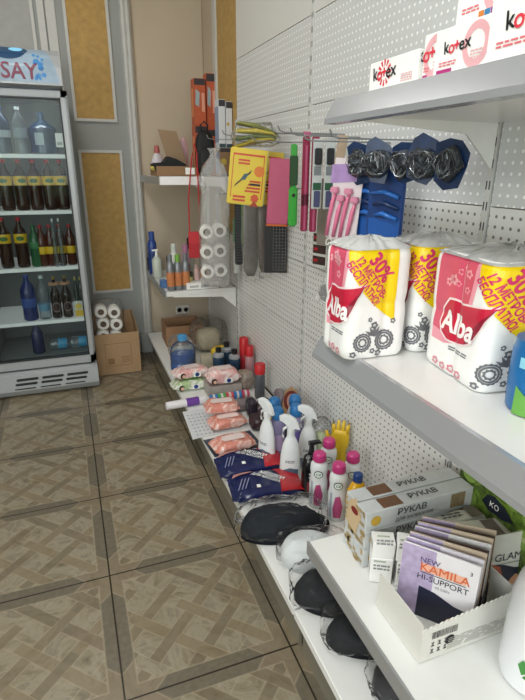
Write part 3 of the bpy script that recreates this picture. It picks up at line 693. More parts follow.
def rollpack(label, loc, W, D, rz, H=.238, sh=0., ku=1.):
    r = .028
    t = T('paper_roll_pack', label, 'paper rolls', loc, rz, 'white and pink paper roll packs on the middle shelf')
    f0 = packsurf(W, D, r, H)
    def f(u, v, e=.0006): return f0(u*ku+sh, v, e)
    f.curved = True; f.step = .006; f.stepv = .0119
    # body: sweep the whole outline
    prm = W+D-2*r*1.0; bm = NB()
    nv = 22
    # exact rounded rectangle outline
    out = []
    def arcp(cx, cy, a0):
        for i in range(7): a = a0+PI/2*i/6; out.append((Vector((cx+r*math.cos(a), cy+r*math.sin(a), 0)), Vector((math.cos(a), math.sin(a), 0))))
    def seg(p0, p1, n_):
        for i in range(1, 16): out.append((p0.lerp(p1, i/16), n_))
    hx, hy = W/2-r, D/2-r
    arcp(-hx, -hy, PI); seg(Vector((-hx, -D/2, 0)), Vector((hx, -D/2, 0)), Vector((0, -1, 0)))
    arcp(hx, -hy, 1.5*PI); seg(Vector((W/2, -hy, 0)), Vector((W/2, hy, 0)), Vector((1, 0, 0)))
    arcp(hx, hy, 0); seg(Vector((hx, D/2, 0)), Vector((-hx, D/2, 0)), Vector((0, 1, 0)))
    arcp(-hx, hy, PI/2); seg(Vector((-W/2, hy, 0)), Vector((-W/2, -hy, 0)), Vector((-1, 0, 0)))
    vs = []
    for j in range(nv+1):
        v = H*j/nv; row = []
        pin = -.003*math.exp(-((v-H/2)/.012)**2) - .010*max(0, (v-(H-.02))/.02)**2 - .006*max(0, (.012-v)/.012)**2
        for p_, n_ in out:
            # distance along the outline from the shared corner, for the crease
            if n_.x < -.9: u_ = p_.y+D/2-r+r*PI/4
            elif n_.y < -.9: u_ = p_.x+W/2-r+r*PI/4
            else: u_ = 0
            e = pin-.004*math.exp(-((u_-.082)/.008)**2) if u_ else pin
            row.append(bm.verts.new(p_+n_*e+Vector((0, 0, v))))
        vs.append(row)
    for a, b_ in zip(vs, vs[1:]):
        for i in range(len(a)): j = (i+1) % len(a); bm.faces.new((a[i], a[j], b_[j], b_[i]))
    bm.faces.new(vs[0][::-1]); bm.faces.new(vs[-1])
    O('pack_body', bm, WPL, t, smooth='a')
    # gathered clear film on top
    b = NB(); n = 40
    A = []; 
    for j in range(5):
        q = j/4; row = []
        for i, (p_, n_) in enumerate(out):
            z_ = H-.004+.017*math.sin(q*PI*.55); s_ = 1-q*.9
            row.append(b.verts.new(Vector((p_.x*s_, p_.y*s_, z_+noise.noise(Vector((p_.x*60, p_.y*60, j+loc[1]*9)))*.008*(1 if j else 0)))))
        A.append(row)
    for a, b_ in zip(A, A[1:]):
        for i in range(len(a)): j = (i+1) % len(a); b.faces.new((a[i], a[j], b_[j], b_[i]))
    b.faces.new(A[-1])
    O('top_film', b, mat('#c9c9c8', .15, var=.15, scale=40, bump=.5), t, smooth=True)
    lo = (-(D-2*r)-r*PI/4+.004-sh)/ku; hi = ((W-2*r)+r*PI/4-.004-sh)/ku
    # pink field with curved lower right edge
    p0 = max(lo, -.115)
    pts = [(p0, .09), (-.05, .045), (-.005, .10), (.004, .15), (.012, .2), (.014, .232), (p0, .232)]
    patch(t, f, [(p0, .06), (-.06, .06), (-.028, .07), (-.005, .11), (.0, .15), (.008, .2), (.010, .232), (p0, .232)], PKL, .0006, 'pink_field_edge')
    patch(t, f, [(p0, .085), (-.06, .08), (-.035, .088), (-.014, .12), (-.008, .155), (-.002, .2), (.0, .232), (p0, .232)], PK, .0009, 'pink_field')
    b = NB()
    for i in range(7):
        cx, cy = R.uniform(max(p0, -.09)+.01, -.012), R.uniform(.17, .225)
        disc(b, cx, cy, R.uniform(.005, .010), 20, .0035, lobes=5, la=.25)
    mapped('flower_print', b, f, mat('#f0a9b5', .3), t, .0012)
    # logo: red leaf-like swoosh
    sw = [(-.068, .082), (-.074, .10), (-.070, .128), (-.055, .150), (-.040, .152), (-.02, .149), (.008, .153), (.046, .160), (.032, .135), (.022, .11), (.012, .088), (-.005, .078), (-.03, .072), (-.052, .072)]
    sw = [(max(x_, p0) if x_ < 0 else x_, y_) for x_, y_ in sw]
    cx0, cy0 = -.02, .112
    mapped('logo_outline', poly(NB(), [(cx0+(x_-cx0)*1.07, cy0+(y_-cy0)*1.10) for x_, y_ in sw]), f, mat('#f6e6e8', .3), t, .0015)
    mapped('logo', poly(NB(), sw), f, ALB, t, .0021)
    mapped('logo_shade', poly(NB(), [(.046, .160), (.032, .135), (.022, .11), (.012, .088), (-.005, .078), (.006, .11)]), f, ALBD, t, .0026)
    text(t, f, 'Alba', -.026, .106, .056, mat('#fbf3f3', .3), rot=-2, e=.0033, bold=.03, sx=.82)
    lines(t, f, -.045, .005, .052, .062, 2, ORN, seed=5)
    # yellow corner
    ye = min(hi, .122)
    yp = [(.006, .232), (.012, .205), (.024, .175), (.045, .145), (.07, .12), (.098, .098), (ye, .082), (ye, .232)]
    mapped('yellow_field', poly(NB(), yp), f, YP, t, .0011)
    text(t, f, '30%', .080, .196, .044, MAG, rot=-52, e=.0022, bold=.03, sx=.85); text(t, f, '12 МЕТРОВ-', .0615, .176, .0225, MAG, rot=-52, e=.0022, bold=.03, sx=.84); text(t, f, 'БЕСПЛАТНО!', .0445, .164, .0225, MAG, rot=-52, e=.0022, bold=.03, sx=.76)
    b = NB(); ornament(b, .05, .038, .021); ornament(b, .102, .040, .023)
    for cx, cy, s_ in ((.03, .012, .007), (.076, .075, .008), (.065, .088, .005), (.09, .012, .008), (.075, .018, .006), (.12, .082, .006)):
        disc(b, cx, cy, s_, 12, s_*.4, lobes=5, la=.25)
    for a in range(5):
        an = rad(35+a*28); x_, y_ = .077, .05; d_ = .02
        poly(b, [(x_, y_), (x_+d_*.6*math.cos(an)-.004*math.sin(an), y_+d_*.6*math.sin(an)+.004*math.cos(an)), (x_+d_*1.3*math.cos(an), y_+d_*1.3*math.sin(an)), (x_+d_*.6*math.cos(an)+.004*math.sin(an), y_+d_*.6*math.sin(an)-.004*math.cos(an))])
    mapped('lace_print', b, f, ORN, t, .0012)
    b = NB()
    for i in range(4): cx = -.012-i*.022; disc(b, cx, .013+.003*(i % 2), .008, 12, .004, lobes=5, la=.2) if cx > lo+.01 else None
    mapped('lace_print', b, f, MAGO, t, .0012)
    return t
ZA = 1.012
rollpack('leftmost paper roll pack standing on the end of the middle shelf', (.598, .945, ZA), .15, .13, -2, sh=-.018)
rollpack('paper roll pack partly hidden between the two others on the middle shelf', (.775, .945, ZA), .17, .15, -6, sh=-.055)
rollpack('nearest and largest looking paper roll pack, logo on its corner', (.79, .735, ZA), .23, .20, -8, sh=-.045, ku=1.2)
# blue round tub at the frame's right edge
t = T('cleaning_tub', 'round blue and green printed tub at the right of the middle shelf', 'tub', (.718, .576, ZA))
O('tub_body', lt([(.044, 0), (.047, .004), (.049, .05), (.049, .105), (.046, .112), (.046, .125), (.0, .127)], 28), mat('#1d6aa8', .3, var=.15), t, smooth='a')
f = cyl(.0495, a0=-PI*.62); f.step = .006
mapped('green_wave', poly(NB(), [(-.06, .0), (.09, .004), (.08, .03), (.03, .022), (0, .035), (-.03, .028), (-.06, .05)]), f, mat('#6aa84a', .4), t, .001)
mapped('orange_blob', disc(NB(), .0, .07, .013, 14), f, mat('#d9904a', .4), t, .001); mapped('white_band', poly(NB(), [(-.06, .082), (.09, .082), (.09, .1), (-.06, .1)]), f, mat('#8fd0e6', .4), t, .0012)

# ------------------------------------------------------------ LOWER SHELF (rolls of baking sleeve, stockings)
ZR = .407
SLV = mat('#c3c6c6', .5, var=.12, scale=45); GOLD = mat('#c7a13a', .4); TXT = mat('#4a4a4c', .5)
def sleeve(label, loc, rz=0, W=.34, D=.05, H=.056):
    t = carton('baking_sleeve_box', label, 'box', (W, D, H), SLV, loc, rz, 'long baking sleeve boxes on the lower shelf')
    f = face((W, D, H), 'front'); g_ = face((W, D, H), 'left'); tp = face((W, D, H), 'top')
    mapped('gold_roundel', disc(NB(), -W/2+.03, H/2, .013, 18), f, GOLD, t, .0008)
    text(t, f, 'РУКАВ', -.03, H*.66, .026, TXT, bold=.02, sx=1.1); text(t, f, 'ДЛЯ ЗАПЕКАНИЯ', -.02, H*.25, .014, TXT, bold=.01)
    rect(t, f, W*.28, W*.42, H*.1, H*.9, mat('#8b7a5c', .5, var=.4, scale=90), name='food_picture')
    text(t, tp, 'РУКАВ', .02, 0, .026, TXT, bold=.02, sx=1.1); rect(t, tp, -W*.34, -W*.16, -D*.4, D*.4, mat('#6c4a30', .5, var=.4, scale=90), name='food_picture')
    b = NB()
    for i in range(14): disc(b, R.uniform(-D*.42, D*.42), R.uniform(.004, H-.006), R.uniform(.003, .006), 8)
    mapped('spice_pattern', b, g_, mat('#b39a6a', .5), t, .0007); rect(t, g_, -.006, .02, .01, .02, mat('#9a8a60', .5), name='code_block')
    return t
for i in range(3):
    sleeve(['lowest baking sleeve box in the front stack under the middle shelf', 'middle baking sleeve box of the front stack', 'topmost baking sleeve box of the front stack'][i], (.797, .932+R.uniform(-.002, .002), ZR+.0565*i), R.uniform(-1, 1))
for i in range(3):
    sleeve(['lowest baking sleeve box in the rear stack by the perforated panel', 'middle baking sleeve box of the rear stack', 'topmost baking sleeve box of the rear stack'][i], (.80, .988, ZR+.0565*i), 0)
t = T('hang_tag', 'small beige tag with dark red oval at the left end of the sleeve boxes', 'tag', (.6235, .965, .500), -90, rx=-4)
O('card', prism(NB(), [(-.03, 0), (.02, -.01), (.034, .05), (.0, .085), (-.03, .06)], 'y', -.001, .001), mat('#c9b08c', .7), t)
mapped('oval', disc(NB(), .004, .05, .015, 18, sq=.55), face((.048, .002, .1), 'front'), mat('#7c2323', .5), t, .0008)
# small white boxes
def small(label, loc, rz, dims=(.055, .05, .075)):
    t = carton('small_carton', label, 'box', dims, PAPER, loc, rz, 'small white cartons on the lower shelf'); f = face(dims, 'front'); g_ = face(dims, 'left')
    lines(t, f, -.02, .02, .04, .06, 2, GREY, seed=8); rect(t, g_, -.015, .015, .02, .035, mat('#bdbcb8', .5)); rect(t, f, -.02, .01, .065, .07, mat('#a9b4a2', .5), name='green_mark'); return t
small('small white carton right against the sleeve boxes, left one in the lower layer', (.655, .868, ZR), -30)
small('small white carton right beside the stocking tray, lower layer', (.705, .835, ZR), -30, (.045, .05, .07))
small('small white carton lying on the left carton beside the sleeve boxes', (.656, .868, ZR+.0755), -26, (.055, .045, .045))
small('small white carton on top of the carton beside the stocking tray', (.706, .838, ZR+.0705), -33, (.05, .045, .055))
# tray with stockings
t = T('stocking_tray', 'white cardboard tray with a barcode and round hole holding stocking packs', 'box', (.727, .708, ZR)); TW, TD, TH = .262, .165, .115
k_ = .003; b = open_box(TW, TD, .1, k_, (.079, .03, .10, .10))
O('tray_body', b, mat('#dcdbd4', .6, var=.04), t)
# torn perforated edge on front wall
b = NB(); pts = [(-TW/2, .0792)]
for i in range(40): pts.append((-TW/2+TW*(i+.5)/40, .100-.012*(1-i/40)+.0035*(i % 2)+.012*(i/40)))
pts += [(TW/2, .11), (TW/2, .0792)]
O('torn_edge', prism(b, pts, 'y', -TD/2, -TD/2+k_), mat('#dcdbd4', .6, var=.04), t)
f = face((TW, TD, TH), 'front'); INK = mat('#4d4b4a', .6)
b = NB(); x = -.105
while x < -.04: w_ = R.uniform(.0008, .003); poly(b, [(x, .058), (x+w_, .058), (x+w_, .077), (x, .077)]); x += w_+R.uniform(.001, .002)
mapped('barcode', b, f, INK, t, .0008)
mapped('round_hole', disc(NB(), -.056, .040, .011, 20), f, mat('#17171a', .8), t, .0008)
lines(t, f, -.06, .10, .012, .046, 7, mat('#a9a7a2', .6), seed=11, gap=.35)
b = NB()
for i in range(3):
    for j in range(2): x, y = -.105+i*.017, .018+j*.019; poly(b, [(x, y), (x+.009, y), (x+.009, y+.003), (x, y+.003)]); poly(b, [(x+.003, y), (x+.006, y), (x+.006, y+.009), (x+.003, y+.009)]); poly(b, [(x, y+.009), (x+.009, y+.009), (x+.006, y+.012), (x+.001, y+.011)])
mapped('handling_symbols', b, f, INK, t, .0009)
LIL = mat('#b3a5c4', .25, var=.35, scale=60); SKN = mat('#c08f6e', .4); NAVY = mat('#23283d', .35, var=.2); ORG = mat('#d9683c', .4)
def stocking(label, loc, rz, rx, ry=0, kind=0, W=.168, H=.19):
    t = T('stocking_pack', label, 'stockings', loc, rz, 'flat stocking packs in the white tray', rx, ry); D = .005
    O('envelope', bx(-W/2, W/2, -D/2, D/2, 0, H, bev=.001, seg=1), (mat('#e6e3e6', .22, var=.05) if kind == 0 else mat(R.choice(['#e6e3e6', '#5b4a48', '#c9b7a2', '#8f7a86', '#d9d4dc']), .22, var=.15)) if kind < 2 else mat('#d3d3cc', .22), t)
    f = face((W, D, H), 'front')
    if kind < 2: rect(t, f, -W/2+.001, -W*.05, H*.0, H-.001, LIL, e=.0004, name='lilac_lace_print')
    patch(t, f, [(-W*.22, .0), (-W*.22, H*.45), (-.0, H*.42), (W*.25, H*.33), (W/2-.001, H*.30), (W/2-.001, 0)], NAVY, .0008, 'leg_picture')
    patch(t, f, [(W*.12, .0), (W*.2, H*.12), (W*.3, H*.2), (W*.38, H*.16), (W*.42, .0)], SKN, .0012, 'hand_picture')
    if kind == 0:
        rect(t, f, -W*.22, W*.36, H*.68, H*.79, mat('#eeb59a', .4), e=.001, name='peach_band')
        text(t, f, 'NEW', -W*.12, H*.835, .019, mat('#5a4a7a', .4), bold=.01); text(t, f, 'KAMILA', W*.08, H*.735, .031, ORG, bold=.0, sx=1.0, e=.0022); rect(t, f, -W*.22, W*.36, H*.655, H*.665, NAVY, e=.0012, name='rule')
        text(t, f, 'HI-SUPPORT', W*.07, H*.59, .0215, NAVY, sx=.95); text(t, f, '40 DEN', W*.08, H*.50, .010, GREY); text(t, f, '3', W*.4, H*.86, .014, NAVY)
    return t
ang = -50
n_ = Vector((math.sin(rad(ang)), -math.cos(rad(ang)), 0))   # facing direction
base = Vector((.690, .706, ZR+.004))
lab = ['front stocking pack with orange and navy lettering, fully in view', 'stocking pack directly behind the front pack', 'third stocking pack from the front in the tray', 'fourth stocking pack from the front in the tray', 'fifth stocking pack from the front in the tray', 'sixth stocking pack from the front in the tray', 'seventh stocking pack from the front in the tray', 'rearmost stocking pack of the fan in the tray']
for i in range(8):
    p_ = base - n_*.0115*i + Vector((.004*i, -.001*i, 0)) 
    stocking(lab[i], p_, ang+i*1.6, -3-i*1.3, 0, 0 if i == 0 else 1, H=.185+.003*(i % 3))
# lady legs pack with GLA... lettering
t = stocking('white stocking pack with thin dark lettering, red leg picture, at the tray right end', (.925, .735, ZR+.0), -6, -4, 0, 2, W=.13, H=.15)
t['group'] = 'flat stocking packs lying behind the tray'
f = face((.13, .005, .15), 'front'); text(t, f, 'GLAM', .01, .085, .030, mat('#33343c', .4), e=.0018, shear=0); rect(t, f, -.06, .06, .066, .0675, NAVY, e=.0014, name='rule')
patch(t, f, [(-.06, .0), (-.058, .05), (-.05, .11), (-.042, .12), (-.035, .07), (-.01, .06), (0, .03), (.0, 0)], mat('#a04f35', .4, var=.3), .0016, 'model_picture')
# silver-white flat packs lying in a pile behind
SIL = mat('#cfcfc8', .25, var=.08)
def flatpack(label, loc, rz, rx=0, ry=0, dims=(.17, .10, .018)):
    t = T('flat_pack', label, 'pack', loc, rz, 'white flat packs behind the stocking tray', rx, ry)
    W, D, H = dims; b = NB(); loft(b, [(-W/2, D*.48, H*.1, 0, H*.5), (-W/2+.01, D/2, H*.42, 0, H*.5), (0, D/2, H/2, 0, H*.5), (W/2-.01, D/2, H*.42, 0, H*.5), (W/2, D*.48, H*.1, 0, H*.5)], 20, .35); O('pack_body', b, SIL, t, smooth='a')
    rect(t, face(dims, 'top'), W*.12, W*.36, -D*.42, D*.42, mat('#6f655c', .3, var=.3), e=.0006, name='brown_window'); lines(t, face(dims, 'top'), -W*.4, 0, -.01, .01, 2, INK, seed=4); return t
flatpack('white flat pack standing tall on the pile under the kiwi print', (.90, .872, ZR+.0005), -4, 0, 0, (.15, .05, .125))
flatpack('lower white flat pack behind the tray with brown window', (.905, .805, ZR+.0005), -6, 0, 0, (.15, .07, .11))
flatpack('upper white flat pack resting on the lower one behind the tray', (.895, .80, ZR+.112), -12, 0, 0, (.16, .085, .016))
# kiwi print bag
KW = mat2('#33471a', '#6f8c34', 30, .35, .65, .3, .3); t = T('kiwi_bag', 'green kiwi-printed bag with dark oval standing by the back panel', 'bag', (.983, .83, ZR), -90)
b = NB(); loft(b, [(-.14, .012, .128, 0, .13), (-.12, .013, .13, 0, .13), (.12, .013, .13, 0, .13), (.14, .012, .128, 0, .13)], 20, .4); O('bag_body', b, KW, t, smooth='a')
f = face((.28, .027, .27), 'front')
for (x_, y_) in ((-.1, .2), (-.03, .22), (.05, .21), (.11, .19), (.0, .16), (-.09, .13), (.1, .13)):
    q = mapped('kiwi_slice', disc(NB(), x_, y_, .024, 18), f, mat('#7d9a45', .3, var=.3, scale=70), t, .0012); mapped('kiwi_heart', disc(NB(), x_, y_, .008, 12, lobes=6), f, mat('#a9b87c', .3), t, .0018)
mapped('dark_oval', poly(NB(), [(-.045, .15), (-.03, .178), (-.005, .186), (.03, .175), (.065, .15), (.03, .138), (-.02, .135)]), f, mat('#1c2433', .3), t, .0022)
text(t, f, 'ко', -.002, .16, .03, PAPER, e=.003)
# white bottle at the right frame edge
t = T('white_bottle', 'large white bottle with a green leaf print, cut by the right edge', 'bottle', (.80, .523, ZR))
O('bottle_body', lt([(.05, 0), (.062, .006), (.066, .03), (.066, .20), (.058, .24), (.04, .27), (.022, .285), (.022, .30)], 32), mat('#e9ebef', .25, var=.02), t, smooth='a')
O('cap', lt([(.026, .296), (.026, .33), (.024, .334)], 20), WH, t, smooth='a')
f = cyl(.066, a0=-PI*.80); f.step = .006; LEAF = mat('#3f8f3a', .4)
mapped('leaf_print', poly(NB(), [(-.018, .055), (-.006, .07), (-.010, .085), (-.02, .092), (-.028, .075)]), f, LEAF, t, .001); mapped('leaf_print', poly(NB(), [(-.016, .05), (0, .048), (.012, .055), (.002, .066), (-.008, .065)]), f, LEAF, t, .001)
text(t, f, 'AL', .03, .19, .04, mat('#2d4f8a', .4), e=.0014)

# ------------------------------------------------------------ BASE SHELF
ZB = .171
def soft(name, label, cat, loc, dims, m, rz=0, group=None, rx=0, ry=0, ex=.55, seed=0, amp=.004, crimp=True):
    """pillow pack: a filled film pack with pinched, flat ends"""
    t = T(name, label, cat, loc, rz, group, rx, ry); W, D, H = dims
    secs = [(-W/2, D*.47, .0015, 0, H*.42), (-W/2+W*.04, D*.47, .0025, 0, H*.42), (-W/2+W*.1, D*.48, H*.33, 0, H*.46), (-W*.28, D/2, H*.47, 0, H*.49), (-W*.1, D/2, H*.5, 0, H*.5), (W*.1, D/2, H*.5, 0, H*.5), (W*.28, D/2, H*.47, 0, H*.49), (W/2-W*.1, D*.48, H*.33, 0, H*.46), (W/2-W*.04, D*.47, .0025, 0, H*.42), (W/2, D*.47, .0015, 0, H*.42)]
    b = loft(NB(), secs, 28, ex); bmesh.ops.subdivide_edges(b, edges=[e for e in b.edges if abs(e.verts[0].co.x-e.verts[1].co.x) > W*.05], cuts=3)
    crumple(b, amp, 30, seed, flat=.0005); crumple(b, amp*.6, 85, seed+5, flat=.0005); O('pack_body', b, m, t, smooth='a'); return t
PCH = mat2('#d98c7c', '#efcfc6', 24, .48, .66); PWH = mat('#ead7d3', .22, var=.12, scale=20, bump=.4)
def wipes(label, loc, rz, m, lid, W=.19, D=.10, H=.05, kind=0, seed=1, group=None, rx=0, name='wipes_pack'):
    t = soft(name, label, 'wipes', loc, (W, D, H), m, rz, group, seed=seed, rx=rx, amp=.006)
    def tp(u, v, e=.0008): return Vector((u, v, H*.5+H*.5*max(0, 1-(abs(v)/(D/2))**3.6)**.28*(1 if abs(u) < W*.3 else .96)+e+.001))
    tp.curved = True; tp.step = .012; tp.stepv = .009
    fr_ = face((W, D, H), 'front')
    if kind == 0:
        patch(t, tp, [(-.05, -.024), (.05, -.028), (.058, 0), (.05, .024), (-.045, .024), (-.055, 0)], lid, .003, 'resealable_flap')
    if kind == 1:
        rect(t, fr_, .0, .045, .012, .042, PAPER, e=.004, name='label'); mapped('blue_emblem', disc(NB(), .022, .027, .011, 14), fr_, mat('#1f3f7d', .4), t, .006)
        mapped('face_picture', disc(NB(), -.062, .028, .014, 16, sq=1.1), fr_, mat('#3a2a22', .4), t, .004); mapped('face_skin', disc(NB(), -.058, .025, .009, 12), fr_, mat('#e0b49c', .4), t, .0055); rect(t, tp, -.04, .05, -.03, .03, lid, e=.003, name='resealable_flap')
    return t
gw = 'peach wipes packs on the base shelf'
wipes('peach wipes pack nearest the blue bags', (.605, 1.985, ZB+.006), 6, PCH, PWH, W=.20, D=.115, seed=2, group=gw)
wipes('lower peach wipes pack of the two stacked on the white card', (.645, 2.20, ZB+.007), 4, PCH, PWH, W=.19, D=.11, seed=3, group=gw)
wipes('upper peach wipes pack, tilted on the one below', (.635, 2.27, ZB+.060), -4, PCH, PWH, W=.175, D=.11, seed=4, group=gw)
PBB = mat2('#e0a9a6', '#efe0dc', 20, .42, .6); PGR = mat2('#a8c08c', '#e6e8de', 20, .42, .6)
wipes('pink and white baby wipes pack, upper left of the wipes pile', (.59, 2.76, ZB+.062), 4, PBB, PWH, W=.22, D=.11, H=.058, kind=1, seed=5, group='baby wipes packs')
wipes('green and white baby wipes pack under the pink one', (.575, 2.735, ZB+.0), 2, PGR, mat('#5ea83c', .4), W=.22, D=.12, H=.058, kind=1, seed=6, group='baby wipes packs')
wipes('pink baby wipes pack with square label, right of the pile', (.745, 2.62, ZB+.06), -2, PBB, PWH, W=.20, D=.11, H=.085, kind=1, seed=7, group='baby wipes packs')
t = carton('wipes_carton', 'grey low carton under the right baby wipes pack', 'box', (.20, .12, .055), mat('#a9a19a', .5, var=.2), (.745, 2.625, ZB), 0)
# roll of bags lying across
t = T('bag_roll', 'white and purple roll lying crosswise in front of the baby wipes', 'roll', (.50, 2.49, ZB+.022), 4)
b = lt([(.006, -.11), (.021, -.11), (.022, -.105), (.022, .105), (.021, .11), (.006, .11)], 18); bmesh.ops.rotate(b, verts=b.verts, matrix=Matrix.Rotation(PI/2, 3, 'Y')); O('roll_body', b, mat('#e4e1e4', .35), t, smooth='a')
b = lt([(.0226, 0), (.0226, .07)], 18); bmesh.ops.rotate(b, verts=b.verts, matrix=Matrix.Rotation(PI/2, 3, 'Y')); O('purple_band', b, mat('#6b3c96', .4), t, smooth='a')
c7 = ['#3a76b8', '#4ea95a', '#d2575f', '#3f7fc0', '#c64d6a']
for i, c_ in enumerate(c7):
    q = ['blue', 'green', 'red', 'blue', 'crimson'][i]; t = T('wrapped_tube', q+' striped small tube in the crosswise row, '+['leftmost', 'second from left', 'middle', 'second from right', 'rightmost'][i], 'tube', (.655+i*.046, 2.495, ZB+.022), 0, 'small bright tubes in a row')
    b = lt([(.01, -.021), (.021, -.021), (.021, .021), (.01, .021)], 16); bmesh.ops.rotate(b, verts=b.verts, matrix=Matrix.Rotation(PI/2, 3, 'Y')); O('tube_body', b, mat(c_, .3, var=.2), t, smooth='a')
    b = lt([(.0215, -.006), (.0215, .006)], 16); bmesh.ops.rotate(b, verts=b.verts, matrix=Matrix.Rotation(PI/2, 3, 'Y')); O('white_ring', b, mat('#d8d4d0', .3), t, smooth='a')
# blister card
t = T('blister_card', 'flat white card with rows of small grey prints under the peach wipes', 'card', (.60, 2.275, ZB), 0)
O('card', prism(NB(), [(-.15, -.15), (.15, -.12), (.15, .15), (-.135, .15)], 'z', 0, .003), mat('#d9dcdf', .4), t)
b = NB()
for i in range(7):
    for j in range(5): disc(b, -.118+.007*(i % 1)+j*.02, -.12+i*.036, .0045, 8)
mapped('small_prints', b, face((.3, .3, .003), 'top'), mat('#8f979f', .4), t, .0006)
t = T('blister_card', 'dark patterned card under the nearest peach wipes pack', 'card', (.62, 2.02, ZB), 4)
O('card', bx(-.12, .12, -.075, .085, 0, .004), mat('#3f4a58', .4, var=.8, scale=60), t)
# blue rubbish bags
BLU = mat('#1d2450', .18, var=.4, scale=22, bump=.5); RD2 = mat('#b3242c', .2, var=.25, bump=.4)
def rubbish(label, loc, rz, seed):
    t = soft('rubbish_bag_pack', label, 'bin bags', loc, (.29, .16, .052), BLU, rz, 'navy and red bin bag packs', seed=seed, amp=.006)
    H, D, W = .052, .16, .29
    def tp(u, v, e=.0008): return Vector((u, v, H*.5+H*.5*max(0, 1-(abs(v)/(D/2))**3.6)**.28*max(.2, 1-(abs(u)/(W/2))**4*.8)+e+.002))
    tp.curved = True; tp.step = .012; tp.stepv = .01
    patch(t, tp, [(.045, -.078), (.14, -.075), (.14, .07), (.04, .074), (.06, .02)], RD2, .002, 'red_panel')
    text(t, tp, 'МЕШКИ', .028, .018, .032, PAPER, rot=-40, e=.004, bold=.02, sx=.9); text(t, tp, 'ДЛЯ МУСОРА', .002, .008, .022, PAPER, rot=-40, e=.004, bold=.02, sx=.85)
    rect(t, tp, -.045, -.03, -.05, -.032, PAPER, e=.003, name='small_label'); patch(t, tp, [(-.13, .045), (-.05, .06), (-.04, .074), (-.12, .07)], mat('#c78f8a', .3, var=.5, scale=50), .003, 'picture_panel')
    b = NB()
    for i in range(3): poly(b, [(-.12+i*.014, -.045), (-.116+i*.014, -.045), (-.09+i*.014, .02), (-.094+i*.014, .02)])
    mapped('stripes', b, tp, mat('#8d93b8', .3), t, .003); return t
rubbish('rear navy bin bag pack with red end, lying fully visible', (.625, 1.80, ZB+.004), -4, 1)
rubbish('nearer navy bin bag pack, half under the plastic-wrapped cap', (.63, 1.62, ZB+.004), -8, 2)
# trigger sprays
def spray(label, loc, rz, H=.30, m=None, lab='#4f8f3f', k=1.):
    t = T('spray_bottle', label, 'bottle', loc, rz, 'white trigger spray bottles'); m = m or mat('#e6e9ea', .25)
    b = NB(); lathe(b, [(.030, 0), (.036, .004), (.037, .06), (.034, .12), (.028, .165), (.02, .19), (.0135, .205), (.0135, .222)], 26, sx=1.18, sy=.78); O('bottle_body', b, m, t, smooth='a')
    O('collar', lt([(.016, .220), (.016, .242), (.012, .244)], 18), m, t, smooth='a')
    hd = [(-.024, .268), (-.046, .276), (-.048, .291), (-.03, .300), (-.004, .296), (.016, .282), (.030, .258), (.036, .236), (.026, .238), (.014, .246), (-.012, .245)]
    b = prism(NB(), hd, 'y', -.011, .011); bmesh.ops.bevel(b, geom=[e for e in b.edges if abs(e.verts[0].co.y-e.verts[1].co.y) < 1e-5], offset=.003, segments=2, affect='EDGES'); O('trigger_head', b, m, t, smooth='a')
    O('trigger', tube(NB(), [(-.014, 0, .25), (-.03, 0, .235), (-.036, 0, .21), (-.03, 0, .195)], [.005, .006, .005, .004], 8), m, t, smooth=True)
    f = lambda u, v, e=.001: Vector(((.0365+e)*1.18*math.sin(u/.037), -(.0365+e)*.78*math.cos(u/.037), v)); f.curved = True; f.step = .006
    mapped('label', poly(NB(), [(-.032, .015), (.032, .015), (.032, .062), (.0, .072), (-.032, .055)]), f, mat('#52667a', .4, var=.3, scale=50), t, .0012)
    mapped('green_band', poly(NB(), [(-.032, .012), (.032, .012), (.032, .034), (-.032, .045)]), f, mat(lab, .4), t, .0018); text(t, f, 'Grass', 0, .10, .018, mat('#51565c', .4), e=.0015, sx=.9) if False else lines(t, f, -.018, .018, .092, .106, 2, mat('#51565c', .4), e=-.001)
    return t
spray('white spray bottle farthest back, beside the blue bags', (.715, 1.83, ZB), -62)
spray('white spray bottle in front, turned with a green and grey label', (.755, 1.665, ZB), -25)
spray('white spray bottle on the right, half hidden by the black pump bottle', (.86, 1.72, ZB), -25, lab='#5d7fae')
for i, (x_, y_, l_) in enumerate(((.775, 1.86, 'lilac bottle with blue cap behind the front spray bottle'), (.865, 1.86, 'lilac bottle with blue cap nearest the perforated panel'), (.80, 1.955, 'yellow bottle with blue cap behind the lilac ones'), (.90, 1.95, 'pale bottle with blue cap behind the right lilac one'))):
    t = T('detergent_bottle', l_, 'bottle', (x_, y_, ZB), 0, 'blue-capped detergent bottles')
    O('bottle_body', lt([(.034, 0), (.038, .006), (.038, .15), (.03, .178), (.018, .188), (.018, .19)], 22, sy=.8), mat(['#8e86ac', '#8e86ac', '#cfb23c', '#c9ced6'][i], .25), t, smooth='a')
    O('cap', lt([(.026, .188), (.029, .2), (.027, .226), (.02, .238), (.0, .24)], 18), mat('#2f78b6', .35), t, smooth='a')
    rect(t, cyl(.0385), -.025, .025, .04, .12, mat(['#b7a3c8', '#6b5ca0', '#e1d06a', '#8fb0d0'][i], .4), name='label', e=-.002)
